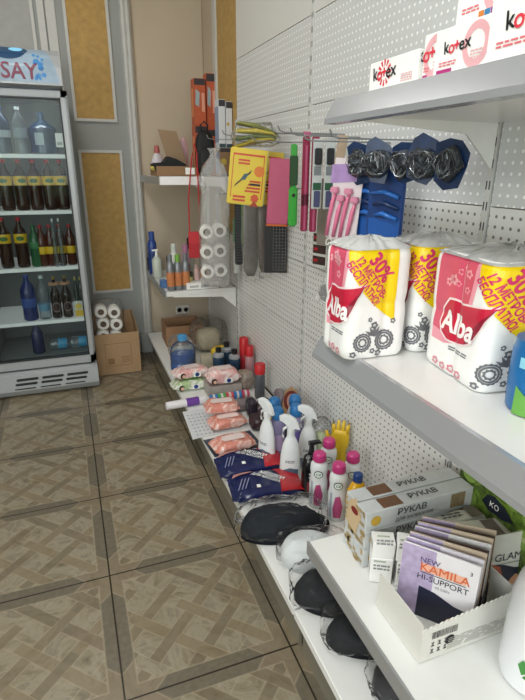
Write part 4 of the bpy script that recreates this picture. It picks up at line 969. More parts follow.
# black pump bottle
t = T('pump_bottle', 'black bottle with pump head and red lettered label', 'bottle', (.79, 1.545, ZB))
O('bottle_body', lt([(.034, 0), (.038, .006), (.038, .145), (.03, .172), (.014, .182), (.014, .19)], 22, sy=.8), mat('#121114', .18), t, smooth='a')
O('pump_head', prism(tube(NB(), [(0, 0, .19), (0, 0, .225)], [.012, .009], 12), [(-.012, .222), (.034, .226), (.044, .218), (.034, .236), (-.012, .238)], 'y', -.008, .008), mat('#1b1b1e', .3), t)
rect(t, cyl(lambda z: .034), -.028, .028, .03, .075, mat('#8c1f2c', .4), name='label', e=-.0002); text(t, cyl(.034), 'BAGI', 0, .1, .016, PAPER, e=.001) if False else lines(t, cyl(.034), -.022, .022, .09, .12, 2, mat('#c9c9c9', .4), e=.001)
# cream cleaner bottles with pink caps
def cleaner(label, loc, rz):
    t = T('cream_cleaner_bottle', label, 'bottle', loc, rz, 'white cleaner bottles with pink caps'); t.scale = (1, 1, .94)
    O('bottle_body', lt([(.030, 0), (.034, .006), (.034, .12), (.030, .15), (.033, .175), (.031, .20), (.022, .213), (.018, .216)], 24, sy=.82), mat('#dfe2e2', .25), t, smooth='a')
    O('cap', lt([(.024, .214), (.026, .218), (.024, .244), (.018, .25), (.0, .2505)], 18), mat('#c43a7c', .35), t, smooth='a')
    f = lambda u, v, e=.001: Vector(((.034+e)*math.sin(u/.034), -(.034+e)*.82*math.cos(u/.034), v)); f.curved = True; f.step = .005
    mapped('round_emblem', disc(NB(), 0, .165, .0145, 20), f, mat('#2f4138', .4), t, .0012); mapped('emblem_centre', disc(NB(), 0, .165, .0115, 20), f, mat('#e9efe9', .4), t, .002); text(t, f, 'Cif', 0, .165, .014, mat('#2f6b4a', .4), e=.003, bold=.02)
    mapped('magenta_splash', poly(NB(), [(-.012, .02), (.014, .02), (.02, .07), (.008, .12), (-.008, .115), (-.016, .06)]), f, mat('#b5487a', .4, var=.3, scale=60), t, .0012)
    mapped('text_column', poly(NB(), [(-.03, .02), (-.02, .02), (-.02, .13), (-.03, .13)]), f, mat('#a5a9b5', .4), t, .0012); return t
cleaner('pink-capped cleaner bottle nearest the black pump bottle', (.785, 1.468, ZB), -30)
cleaner('pink-capped cleaner bottle at the front, largest in view', (.818, 1.378, ZB), -28)
cleaner('pink-capped cleaner bottle in the rear left of the four', (.865, 1.545, ZB), -30)
cleaner('pink-capped cleaner bottle in the rear right by the panel', (.90, 1.42, ZB), -28)
t = T('yellow_bottle', 'bright yellow detergent bottle with dark blue cap', 'bottle', (.852, 1.305, ZB))
O('bottle_body', lt([(.034, 0), (.038, .006), (.036, .06), (.039, .12), (.036, .165), (.02, .195), (.014, .2)], 24, sy=.75), mat('#dba51a', .25), t, smooth='a')
O('cap', lt([(.017, .198), (.018, .2), (.017, .226), (.014, .229)], 16), mat('#1f3f7c', .35), t, smooth='a')
rect(t, cyl(lambda z: .03), -.026, .026, .02, .08, mat('#1f4080', .4), name='label', e=-.0003); mapped('red_disc', disc(NB(), 0, .06, .018, 16), cyl(.0305), RED, t, .001)
t = T('yellow_bottle', 'second yellow bottle with blue cap, mostly behind the beige tag', 'bottle', (.94, 1.21, ZB))
O('bottle_body', lt([(.034, 0), (.038, .006), (.038, .14), (.03, .175), (.014, .19)], 20, sy=.75), mat('#c9c3b8', .3), t, smooth='a'); O('cap', lt([(.017, .188), (.017, .216), (.014, .219)], 16), mat('#1f3f7c', .35), t, smooth='a')
# rubber gloves and clear bags behind the pink caps
t = T('rubber_gloves', 'yellow rubber gloves standing behind the pink-capped bottles', 'gloves', (.945, 1.60, ZB), -40); t.scale = (.9, .9, .92)
b = NB(); loft(b, [(0, .038, .012, 0, 0), (.09, .034, .014, 0, 0), (.15, .03, .014, 0, 0), (.19, .042, .014, 0, 0), (.235, .04, .012, 0, 0), (.25, .03, .008, 0, 0)], 18, .8)
bmesh.ops.rotate(b, verts=b.verts, matrix=Matrix.Rotation(-PI/2, 3, 'Y'))
for i in range(4): tube(b, [(.0, -.03+i*.02, .235), (.004, -.033+i*.022, .27), (.012, -.036+i*.024, .285+(.006 if i in (1, 2) else 0))], [.010, .009, .006], 8)
tube(b, [(0, .036, .19), (0, .058, .215), (0, .066, .235)], [.011, .010, .007], 8)
bmesh.ops.rotate(b, verts=b.verts, matrix=Matrix.Rotation(rad(90), 3, 'Z')); O('glove', b, mat('#dfb92a', .35, bump=.3), t, smooth=True)
t = O('clear_bag', blob(.11, .12, .22, .012, 22, 5), CLEAR, None, loc=(.93, 1.73, ZB), smooth=True); tag(t, 'crumpled clear bag with pale goods behind the spray bottles', 'bag')
t = O('green_cloth_pack', blob(.07, .09, .15, .006, 22, 8), mat('#a9b48e', .5, var=.3), None, loc=(.93, 1.735, ZB+.001), smooth=True); tag(t, 'pale green cloth pack inside the clear bag behind the spray bottles', 'cloth')
# insole card with shoe sole shape
t = T('brush_card', 'brown card with dark red oval standing against the perforated panel', 'card', (.935, 2.08, ZB), -30, rx=-6)
O('card', prism(NB(), [(-.04, 0), (.04, 0), (.045, .12), (.03, .19), (0, .215), (-.03, .19), (-.04, .12)], 'y', -.003, .003), mat('#ad8a63', .7), t)
mapped('oval_picture', disc(NB(), .004, .14, .034, 20, sq=1.4), face((.08, .006, .2), 'front'), mat('#77332f', .4), t, .001); mapped('pale_centre', disc(NB(), .004, .14, .02, 16, sq=1.7), face((.08, .006, .2), 'front'), mat('#c99a8c', .4), t, .0018)
# dark small goods
rr = random.Random(5)
for i, (x_, y_, w_, d_, h_, c_, l_) in enumerate(((.80, 2.13, .12, .10, .07, '#3a2a30', 'dark wrapped pack right of the peach wipes'), (.86, 2.24, .12, .09, .08, '#55474b', 'grey-brown wrapped pack near the panel'), (.78, 2.36, .14, .08, .05, '#857a7c', 'grey wrapped pack behind the upper peach wipes'), (.90, 2.07+.28, .07, .07, .04, '#2f2226', 'small dark pack under the grey spray can'), (.885, 2.13, .06, .08, .10, '#8d8088', 'pale lilac wrapped pack near the brown card'))):
    t = O('wrapped_pack', blob(w_, d_, h_, .006, 20, i+20, ex=.6), mat(c_, .2, var=.6, scale=35, bump=.6), None, loc=(x_, y_, ZB), smooth=True); tag(t, l_, 'pack', 'dark wrapped packs')
b = tube(NB(), [(.79, 2.43, ZB+.09), (.86, 2.34, ZB+.115), (.92, 2.2, ZB+.11), (.955, 2.1, ZB+.085)], .006, 8)
def can(name, label, loc, h, r, body, cap, group=None, capr=.8, caph=.2, grey=False):
    t = T(name, label, 'can', loc, 0, group)
    O('can_body', lt([(r*.94, 0), (r, .003), (r, h*(1-caph)-.01), (r*.85, h*(1-caph))], 20), body, t, smooth='a')
    if grey: O('shoulder', lt([(r, h*(1-caph)-.01), (r*.96, h*(1-caph)+.006), (r*.5, h*(1-caph)+.018)], 20), mat('#b9c0c6', .25, .6), t, smooth='a'); O('cap', lt([(r*.5, h*(1-caph)+.017), (r*.5, h), (r*.4, h+.002)], 14), cap, t, smooth='a')
    else: O('cap', lt([(r*capr, h*(1-caph)), (r*capr, h*.98), (r*capr*.9, h)], 18), cap, t, smooth='a')
    return t
NV = mat('#1f3a52', .25, var=.2); 
can('aerosol_can', 'dark teal can with grey shoulder, left of the three by the jug', (.79, 2.86, ZB), .18, .036, NV, BLK, 'dark teal aerosol cans', caph=.25, grey=True)
can('aerosol_can', 'dark teal can with grey shoulder, front right one', (.875, 2.80, ZB), .18, .036, NV, BLK, 'dark teal aerosol cans', caph=.25, grey=True)
can('aerosol_can', 'dark teal can with grey shoulder, rear right one', (.865, 2.93, ZB), .185, .036, NV, BLK, 'dark teal aerosol cans', caph=.25, grey=True)
can('red_spray', 'tall red spray can with slanted top behind the teal cans', (.95, 2.84, ZB), .235, .03, mat('#b02f38', .3, var=.2), RED, 'red topped spray cans', .98, .45)
can('red_spray', 'pinkish spray can with red cap beside the tall red one', (.955, 2.75, ZB), .21, .026, mat('#b5868c', .3, var=.2), RED, 'red topped spray cans', .95, .3)
can('red_spray', 'grey spray can with round red cap near the perforated panel', (.915, 2.46, ZB), .205, .029, mat('#55585c', .3, var=.3), RED, 'red topped spray cans', 1.05, .27)
# water jug
t = T('water_jug', 'large clear jug of blue water with pale blue cap on the base shelf', 'jug', (.605, 3.04, ZB))
O('water', lt([(.065, .004), (.078, .008), (.078, .05), (.074, .055), (.078, .06), (.078, .108), (.06, .109)], 28, sy=.9), mat('#1660b0', .1, var=.12, scale=10), t, smooth='a')
O('jug_body', lt([(.068, 0), (.082, .006), (.082, .05), (.078, .056), (.082, .062), (.082, .12), (.074, .15), (.05, .178), (.028, .19), (.026, .2)], 28, sy=.9), PETC, t, smooth='a')
O('cap', lt([(.031, .196), (.032, .2), (.031, .226), (.027, .229)], 18), mat('#4f9fd6', .35), t, smooth='a'); O('handle', tube(NB(), [(.0, -.024, .2), (-.03, -.03, .222), (0, -.03, .236), (.03, -.03, .222), (0.0, -.024, .2)], .003, 6), mat('#6fb0dd', .35), t)
t = O('clear_bag', blob(.16, .18, .16, .016, 18, 33), CLEAR, None, loc=(.63, 3.24, ZB), smooth=True); tag(t, 'crumpled clear bag behind the jug of blue water', 'bag')
# cardboard tray at far end
t = T('cardboard_tray', 'open brown cardboard tray at the far end of the base shelf', 'box', (.72, 3.60, ZB), -2); W_, D_, H_, k_ = .27, .24, .15, .005; b = open_box(W_, D_, H_, k_); O('tray_body', b, mat('#9a7556', .8, var=.1), t)
t = O('dark_goods', blob(.2, .17, .1, .015, 22, 12), mat('#2c2723', .5, var=.6), None, loc=(.715, 3.60, ZB+.006), smooth=True); tag(t, 'dark small goods heaped inside the far cardboard tray', 'goods')
t = O('filled_bag', blob(.26, .24, .24, .02, 15, 41), CLEAR, None, loc=(.85, 3.32, ZB), smooth=True); tag(t, 'big crumpled clear bag leaning in the corner of the base shelf', 'bag')
t = O('folded_cloth', blob(.17, .14, .16, .01, 20, 42), mat('#b9ac92', .7, var=.3), None, loc=(.85, 3.34, ZB+.002), smooth=True); tag(t, 'pale goods inside the big crumpled bag in the corner', 'goods')
t = O('yellow_pack', blob(.15, .08, .11, .008, 20, 43), mat('#d8b52c', .3, var=.3), None, loc=(.875, 3.08, ZB), smooth=True); tag(t, 'yellow packed goods between the big clear bag and the teal cans', 'pack')
t = carton('pale_carton', 'pale grey carton behind the left teal can', 'box', (.07, .07, .10), mat('#b8b09a', .5, var=.2), (.74, 2.97, ZB), -8)
# caps and slippers in plastic
def capobj(name, label, cat, loc, dims, m, rz, seed, brim=True):
    t = T(name, label, cat, loc, rz, 'caps in clear plastic on the base shelf'); W, D, H = dims
    b = NB(); bmesh.ops.create_icosphere(b, subdivisions=4, radius=1)
    for v in b.verts:
        c = v.co.copy(); z = max(c.z, -.0); v.co = Vector((c.x*W*.5, c.y*D*.5, (z**.75 if z > 0 else 0)*H*(1-.18*c.x)))
        n1 = noise.noise(Vector((v.co.x*9+seed, v.co.y*14, seed)))+.8*(.5-abs(noise.noise(Vector((v.co.x*16-seed, v.co.y*22, seed*2))))*2); v.co.z = max(0.0, v.co.z+n1*H*.2*(1 if z > .05 else 0))
    O('crown', b, m, t, smooth=True)
    if brim:
        pts = []
        for i in range(13): a = -PI/2+PI*i/12; pts.append((W*.36+math.cos(a)*W*.24, math.sin(a)*D*.42))
        b = prism(NB(), pts+[(W*.3, D*.42), (W*.3, -D*.42)][::1], 'z', .006, .012); O('brim', b, m, t)
    fb = blob(W*1.1+.01, D*1.06+.012, H*1.14, .014, 22, seed+3, sub=5, ex=.7); crumple(fb, .006, 60, seed, flat=0)
    O('plastic_wrap', fb, film('cap_film', base=.0, rough=.05, scale=12, bump=1., cloud=.012), t, smooth=True); return t
CB = mat('#141a22', .7, var=.3, bump=.3, spec=.15); CB2 = mat('#191c20', .7, var=.3, bump=.3, spec=.15); CW = mat('#d3d8d9', .5, bump=.2)
capobj('cap', 'dark navy cap in clear plastic, closest to the bin bags', 'cap', (.60, 1.385, ZB), (.30, .15, .10), CB, -8, 1)
capobj('cap', 'white cap in clear plastic between the dark caps', 'cap', (.645, 1.215, ZB), (.22, .15, .08), CW, -20, 2)
capobj('cap', 'black cap in clear plastic just nearer than the white cap', 'cap', (.63, 1.045, ZB), (.24, .15, .085), CB2, -25, 4)
capobj('cap', 'black folded cap in clear plastic, second nearest', 'cap', (.655, .885, ZB), (.24, .13, .075), CB2, -18, 6)
capobj('cap', 'dark grey cap in clear plastic nearest to the viewer', 'cap', (.69, .72, ZB), (.22, .15, .085), mat('#24262a', .6, var=.3, bump=.3), -20, 7, False)
# extra dark packed goods near the panel
for i, (x_, y_, w_, d_, h_, c_, l_) in enumerate(((.885, 2.62, .09, .12, .11, '#8c7f74', 'pale brown wrapped pack behind the right baby wipes'), (.84, 2.0, .07, .10, .085, '#4d2f35', 'dark red wrapped pack beside the back spray bottle'), (.79, 2.245, .05, .08, .11, '#2e2a33', 'dark pack standing between peach wipes and panel'), (.95, 2.25, .05, .1, .13, '#756b70', 'grey soft pack against the perforated panel'))):
    t = O('wrapped_pack', blob(w_, d_, h_, .006, 20, i+60, ex=.6), mat(c_, .2, var=.6, scale=35, bump=.6), None, loc=(x_, y_, ZB), smooth=True); tag(t, l_, 'pack', 'dark wrapped packs')

# ------------------------------------------------------------ FAR UPPER SHELF (z 1.34)
ZU = 1.343
t = T('cardboard_tray', 'low cardboard tray with its lid raised on the far upper shelf', 'box', (.68, 3.44, ZU), 2)
W_, D_, H_ = .25, .20, .058
O('tray_body', open_box(W_, D_, H_), mat('#8f6f50', .8, var=.1), t)
O('lid', prism(NB(), [(-.0, 0), (.125, 0), (.065, .215), (-.055, .225)], 'y', 0, .004), mat('#9a8166', .8, var=.1), t, loc=(.0, D_/2-.002, H_), rot=(rad(-8), 0, 0))
rect(t, face((W_, D_, H_), 'front'), .055, .115, .01, .05, PAPER, name='white_label')
t = T('black_cloth', 'black cloth draped in the low tray on the far upper shelf', 'cloth', (.66, 3.40, ZU+.02))
O('folds', crumple(prism(NB(), [(-.10, 0), (.10, 0), (.09, .05), (.03, .08), (-.02, .095), (-.05, .06), (-.12, .052)], 'y', -.05, .06), .006, 18, 3), mat('#16171b', .8), t)
t = T('pump_bottle', 'white bottle with pink-red cap behind the low tray', 'bottle', (.625, 3.68, ZU))
O('bottle_body', lt([(.04, 0), (.048, .01), (.046, .07), (.03, .12), (.016, .14)], 18, sy=.7), mat('#d3cdd4', .3, var=.2), t, smooth='a'); O('cap', lt([(.018, .14), (.02, .15), (.015, .185), (.0, .19)], 14), mat('#b8615c', .4), t, smooth='a')
rect(t, cyl(.03), -.03, .03, .02, .08, mat('#b9a6c0', .4, var=.4, scale=60), name='label', e=.018)
t = T('yellow_flower_toy', 'small yellow-green toy flower at the left end of the far upper shelf', 'toy', (.565, 3.42, ZU))
b = NB(); lathe(b, [(.004, 0), (.004, .05)], 8)
for i in range(6): a = i*PI/3; b2 = lathe(b, [(.0, .03), (.013, .04), (.014, .052), (.0, .06)], 10, cx=.018*math.cos(a), cy=.018*math.sin(a))
O('petals', b, mat('#c7b85a', .6, var=.3), t, smooth=True)
t = T('pink_pack', 'pale pink rolled pack behind the raised lid', 'pack', (.79, 3.62, ZU), 10); O('pack_body', blob(.06, .06, .24, .008, 20, 70), mat('#cfa9b2', .35, var=.3), t, smooth=True)
t = T('backpack', 'small black pouch with a top loop on the far upper shelf', 'pouch', (.872, 3.36, ZU))
O('pouch_body', blob(.125, .08, .27, .004, 16, 71, ex=.75), mat('#141417', .7), t, smooth=True); O('loop', tube(NB(), [(-.02, 0, .26), (-.022, 0, .30), (0, 0, .32), (.022, 0, .30), (.02, 0, .26)], .006), mat('#1b1b1e', .7), t, smooth=True); O('front_pocket', blob(.09, .03, .14, .002, 16, 72), mat('#1c1c20', .7), t, loc=(0, -.042, .02), smooth=True)
ORB = mat('#bd5a38', .5, var=.15); DKT = mat('#37343a', .5); 
def lampbox(label, loc, dims, m, rz=0, gold=False, group='lamp cartons on the far upper shelf'):
    t = carton('lamp_carton', label, 'box', dims, m, loc, rz, group); W, D, H = dims; f = face(dims, 'front'); g_ = face(dims, 'left')
    rect(t, f, -W*.47, W*.47, H*.86, H*.99, DKT, name='dark_top_band')
    if m is ORB:
        patch(t, f, [(-W*.42, H*.45), (-W*.1, H*.4), (0, H*.7), (-W*.35, H*.78)], mat('#9fb0b8', .4), name='bulb_picture'); rect(t, f, W*.15, W*.4, H*.3, H*.7, mat('#e0a08a', .5), name='text_panel'); rect(t, g_, -D*.3, D*.3, H*.2, H*.8, mat('#e28a5c', .5), name='text_panel')
    else:
        rect(t, f, -W*.47, W*.47, .002, H*.09, mat('#3a5157', .5), name='dark_bottom_band'); mapped('gold_disc', disc(NB(), -W*.42 if gold else -W*.2, H*.52, W*.2, 14), g_ if gold else f, mat('#b9a24a', .5), t, .001); rect(t, g_, -D*.48, D*.48, H*.12, H*.86, mat('#93a0bb', .5, var=.2), name='blue_side')
    return t
WBX = mat('#d5d8de', .5)
lampbox('brown carton at the base under the blue-white lamp cartons', (.975, 3.28, ZU), (.085, .09, .165), mat('#8c6f52', .6, var=.3, scale=60))
lampbox('left blue-white lamp carton with gold disc on the far upper shelf', (.953, 3.28, ZU+.1655), (.042, .085, .27), WBX, gold=True)
lampbox('right blue-white lamp carton next to the bay upright', (.998, 3.28, ZU+.1655), (.040, .085, .26), WBX)
lampbox('lower left orange lamp carton in the corner stack', (.905, 3.62, ZU), (.078, .09, .31), ORB)
lampbox('lower right orange lamp carton in the corner stack', (.984, 3.63, ZU), (.07, .09, .29), ORB)
lampbox('upper left orange lamp carton, second tallest of the corner stack', (.906, 3.62, ZU+.3105), (.076, .09, .28), ORB)
lampbox('upper right orange lamp carton, tallest in the corner', (.985, 3.63, ZU+.2905), (.062, .08, .335), ORB)

# ------------------------------------------------------------ FAR LOWER SHELF (z .66)
ZL = .663
def tubeb(name, label, loc, h, r, m, cap, band=None, group=None, sy=1.):
    t = T(name, label, 'bottle', loc, 0, group)
    O('bottle_body', lt([(r*.92, 0), (r, .004), (r, h*.72), (r*.75, h*.79), (r*.6, h*.80)], 18, sy=sy), m, t, smooth='a'); O('cap', lt([(r*.66, h*.80), (r*.66, h*.985), (r*.5, h)], 14), cap, t, smooth='a')
    if band: O('label', lt([(r*1.01, h*.12), (r*1.02, h*.13), (r*1.02, h*.5), (r*1.01, h*.51)], 18, sy=sy), band, t, smooth='a')
    return t
GC = mat('#868a90', .3, .4); OB = mat('#c77d4c', .4, var=.5, scale=60)
gg = 'grey deodorant sprays on the far lower shelf'
tubeb('deodorant', 'grey spray with orange label, leftmost on the far lower shelf', (.575, 3.16, ZL), .225, .0235, GC, GC, OB, gg)
tubeb('deodorant', 'grey spray with orange label, middle one of three', (.625, 3.17, ZL), .22, .0235, GC, mat('#7bb24a', .4), OB, gg)
tubeb('deodorant', 'grey spray with orange label, right one of three', (.675, 3.17, ZL), .225, .0235, GC, GC, OB, gg)
tubeb('tube_bottle', 'white tube with green cap behind the grey sprays', (.63, 3.30, ZL), .27, .026, mat('#d5d8cf', .3), mat('#cfd6ce', .4), mat('#74ad45', .4))
tubeb('tube_bottle', 'pink and white bottle behind the grey sprays', (.71, 3.32, ZL), .26, .028, mat('#c9a3b5', .3), mat('#b47a9a', .4), mat('#a0648c', .4, var=.4))
tubeb('tube_bottle', 'blue bottle at the far left back of the lower shelf', (.56, 3.74, ZL), .30, .032, mat('#2c4a92', .3), mat('#35519c', .4), mat('#24407c', .4))
t = T('hand_pump', 'white soap pump bottle near the left back of the far lower shelf', 'bottle', (.565, 3.60, ZL)); O('bottle_body', lt([(.03, 0), (.034, .005), (.034, .12), (.02, .14), (.013, .145)], 18), mat('#c7cfc4', .3), t, smooth='a'); O('pump_head', prism(tube(NB(), [(0, 0, .145), (0, 0, .185)], [.011, .007], 10), [(-.03, .183), (.012, .183), (.012, .195), (-.028, .192)], 'y', -.007, .007), WH, t)
t = T('pump_foam', 'black-capped bottle standing behind the pink bottle', 'bottle', (.76, 3.40, ZL)); O('bottle_body', lt([(.024, 0), (.026, .004), (.026, .2), (.012, .22)], 16), mat('#b9bba9', .3), t, smooth='a'); O('cap', lt([(.02, .22), (.02, .285), (.016, .29)], 14), BLK, t, smooth='a')
for i, (x_, y_) in enumerate(((.555, 3.86), (.70, 3.86))): tag(O('black_block', bx(-.03, .03, -.02, .02, 0, .10, bev=.006), BLK, None, loc=(x_+.01, y_, ZL)), ['black block behind the blue bottle on the far shelf', 'black block at the back wall behind the sprays'][i], 'block')
for i, (x_, c_, l_) in enumerate(((.545, '#5b7fb5', 'small blue striped box at the shelf front left'), (.585, '#d8dce2', 'small white tube lying at the shelf front'))):
    t = carton('small_box', l_, 'box', (.035, .05, .05 if i == 0 else .03), mat(c_, .4, var=.6, scale=70), (x_, 3.26-(.0 if i == 0 else .15), ZL), 10) if i == 0 else None
t = T('cream_jar', 'small jar with dark green lid on the white tray of the far shelf', 'jar', (.70, 3.20, ZL+.043)); O('jar_body', lt([(.024, 0), (.026, .004), (.026, .03)], 18), mat('#c7bb7a', .4), t, smooth='a'); O('lid', lt([(.027, .03), (.027, .055), (.024, .058)], 18), mat('#3a4a32', .4), t, smooth='a')
tubeb('tube_bottle', 'pale pink tube next to the small jar', (.755, 3.215, ZL+.043), .10, .018, mat('#d8b3ae', .3), mat('#c9a9a9', .4), None, sy=.6)
t = carton('white_tray', 'low white printed carton along the front of the far lower shelf', 'box', (.21, .11, .042), PAPER, (.775, 3.185, ZL), 0); f = face((.21, .11, .042), 'front'); lines(t, f, -.085, -.03, .012, .026, 2, INK, seed=4); lines(t, f, .055, .09, .012, .026, 2, INK, seed=5)
b = NB(); x = -.012
while x < .035: w_ = .0025; poly(b, [(x, .009), (x+w_, .009), (x+w_, .03), (x, .03)]); x += .0045
mapped('barcode', b, f, mat('#55607c', .5), t, .0008)

# ------------------------------------------------------------ HANGING SACK OF ROLLS, RED POUCH
g = 'toilet rolls in the hanging sack'
YH = 3.02; r0 = None
for i in range(3):
    for j in range(2):
        l_ = ['bottom', 'middle', 'top'][i]+' '+['left', 'right'][j]+' toilet roll in the clear hanging sack'; p_ = (.775+j*.082, YH+.005*j, .80+i*.118+.004*j)
        if r0 is None: r0 = troll(l_, p_, g, r=.0405, l=.095, rz=-8)
        else: dup(r0, p_, -8, l_)
t = T('hanging_sack', 'tall clear plastic sack tied at its neck, holding six toilet rolls', 'bag', (.825, YH+.0, .70))
b = NB(); rings = []
for k, (z, wx, wy) in enumerate([(.0, .05, .03), (.012, .085, .052), (.1, .094, .058), (.25, .096, .06), (.4, .094, .058), (.47, .09, .056), (.56, .082, .05), (.64, .082, .045), (.70, .06, .035), (.74, .03, .02), (.765, .014, .012), (.785, .022, .018), (.80, .035, .022)]):
    ring = []
    for i in range(30):
        a = 2*PI*i/30; rr_ = 1+.10*math.sin(a*7+k*.3)*(1 if k > 6 else .25); ring.append(b.verts.new((.012*k/12+wx*rr_*math.copysign(abs(math.cos(a))**.7, math.cos(a)), wy*rr_*math.sin(a), z)))
    rings.append(ring)
for a, c in zip(rings, rings[1:]):
    for i in range(30): b.faces.new((a[i], a[(i+1) % 30], c[(i+1) % 30], c[i]))
b.faces.new(rings[0][::-1]); crumple(b, .009, 26, 9); SACK = film('sack_film', base=.05, cloud=.24, scale=22, rough=.12, bump=1.); O('film', b, SACK, t, smooth=True)
t = T('red_pouch', 'flat red pouch hanging on a long red strap left of the sack', 'pouch', (.722, 3.085, .87), -8); RP = mat('#b3202b', .5)
O('pouch_body', bx(-.038, .038, -.008, .008, 0, .16, bev=.005), RP, t); O('flap', bx(-.038, .038, -.0105, -.0085, .09, .16), mat('#c22a34', .5), t); O('strap', tube(NB(), [(-.03, 0, .155), (-.028, 0, .35), (.0, .0, .58), (.02, 0, .655), (.03, .01, .60), (.034, .004, .3), (.034, 0, .155)], .0045, 6), RP, t)

# ------------------------------------------------------------ HANGING GOODS
yy = mat('#dcc13a', .4, var=.05); TEAL = mat('#8fae9c', .35)
hk = [(3.0, 1.545, .80, 'hook holding the hanging sack near the bay upright'), (2.42, 1.535, .72, 'hook with the bagged yellow gloves at its end'), (2.29, 1.505, .72, 'hook carrying the yellow packs'), (2.14, 1.50, .76, 'hook above the pink folder'), (1.86, 1.515, .74, 'hook carrying the green-handled tool'), (1.80, 1.515, .74, 'hook carrying the burgundy brush packs'), (1.69, 1.50, .74, 'hook carrying the two black brush packs'), (1.50, 1.475, .70, 'hook carrying the pink razor card'), (1.33, 1.475, .70, 'hook carrying the wire scourers'), (2.80, 1.26, .80, 'lower hook for the black combs'), (2.52, 1.245, .80, 'lower hook for the grey bagged tools')]
for y, z, x0_, l_ in hk: hook(y, z, x0_, l_)
def card(name, label, cat, loc, W, H, D, m, rz=-60, ry=0, rx=0, group=None, top=True):
    """hanging pack: origin at its top centre"""
    t = T(name, label, cat, loc, rz, group, rx, ry)
    O('pack_body', bx(-W/2, W/2, -D/2, D/2, -H, 0, bev=min(D*.3, .004)), m, t); return t
def hf(W, D): return lambda u, v, e=.0008: Vector((u, -D/2-e, v))
def yellowpack(label, loc, rz):
    W, H, D = .165, .236, .022
    t = card('yellow_cloth_pack', label, 'pack', loc, W, H, D, yy, rz, ry=6, group='yellow packs hanging on the hook'); f = hf(W, D); RO = mat('#c9402a', .4)
    O('side_band', bx(W/2-.0005, W/2+.001, -D/2+.002, D/2, -H+.004, -.004), TEAL, t)
    rect(t, f, -W*.42, W*.42, -.030, -.022, RO, name='red_frame'); rect(t, f, W*.40, W*.42, -H+.03, -.03, RO, name='red_frame'); rect(t, f, -W*.42, -W*.40, -H+.03, -.03, RO, name='red_frame')
    for q in ((-.02, -.045, .05, .008), (-.02, -.058, .05, .008), (-.03, -.198, .055, .009), (-.03, -.213, .055, .009)): rect(t, f, q[0]-q[2]/2, q[0]+q[2]/2, q[1]-q[3], q[1], RO, e=.0012, name='print_bar')
    for i in range(4): patch(t, f, [(.01-.006*i, -.13-.014*i-.008), (.06, -.13-.014*i-.008), (.06, -.13-.014*i), (.012-.006*i, -.13-.014*i)], RO, .0012, 'print_bar')
    patch(t, f, [(-.058, -.165), (-.05, -.15), (.018, -.085), (.012, -.1)], mat('#1d2424', .4), .0016, 'tool_picture'); patch(t, f, [(-.03, -.13), (-.015, -.105), (.005, -.10), (-.01, -.13)], mat('#3c5a66', .4), .002, 'tool_blade')
    mapped('orange_disc', disc(NB(), .05, -.09, .02, 16), f, mat('#d9782c', .4), t, .0013); rect(t, f, .012, .06, -.15, -.142, BLK, name='black_line', e=.002)
    mapped('rosette', disc(NB(), .04, -.205, .018, 16, lobes=7), f, mat('#c9542f', .4), t, .0014); patch(t, f, [(.02, -.24), (.04, -.215), (.06, -.24)], mat('#a33a22', .4), .0018, 'rosette_ribbon')
    return t
yellowpack('front yellow pack with tool picture hanging from the hook', (.786, 2.25, 1.474), -14)
yellowpack('second yellow pack, partly behind the front yellow pack', (.895, 2.33, 1.469), -14)
# bagged gloves on top
t = T('bagged_gloves', 'flat bundle of yellow and green gloves in clear bags, lying over the hook', 'gloves', (.83, 2.31, 1.487), -25)
for i, c_ in enumerate(('#b5a12e', '#5f6f3a', '#c9b53a', '#7c7f3c')):
    b = loft(NB(), [(-.12, .02, .002, 0, 0), (-.10, .05, .006, 0, 0), (.0, .06, .008, 0, .003), (.11, .055, .006, 0, -.002), (.14, .03, .002, 0, -.006)], 16, .8); crumple(b, .005, 24, 90+i); O('glove', b, mat(c_, .35, var=.4), t, loc=(.004*i-.01, 0, .01+i*.016), smooth=True, rot=(0, rad(-6+4*i), rad(5*i)))
O('clear_film', crumple(loft(NB(), [(-.145, .05, .004, 0, .03), (-.11, .07, .035, 0, .035), (.1, .07, .038, 0, .035), (.16, .05, .006, 0, .02)], 20, .7), .006, 20, 4), CLEAR, t, smooth=True)
t.scale = (.72, .8, 1.35)
# pink folder
t = card('pink_cloth_pack', 'plain pink sheet pack with orange hem hanging beside the yellow packs', 'pack', (.912, 2.2, 1.435), .098, .28, .012, mat('#c4607f', .6, var=.06), -8, ry=3); O('orange_hem', bx(-.049, .049, -.0065, .0065, -.289, -.2805), mat('#cf6a3a', .5), t)
# green handled tool
t = T('green_brush', 'green-handled brush in a narrow clear pack', 'brush', (.815, 1.84, 1.50), -12); GR = mat('#3aa23a', .35)
O('handle', bx(-.017, .017, -.008, .008, -.315, -.17, bev=.006), GR, t); O('bristle_block', bx(-.015, .015, -.01, .006, -.165, -.06, bev=.003), mat('#2b4a2c', .7, var=.6, scale=200), t); O('neck', bx(-.012, .012, -.006, .006, -.17, -.02, bev=.004), GR, t); mapped('dark_dot', disc(NB(), 0, -.2, .006, 12), hf(0, .016), BLK, t, .001)
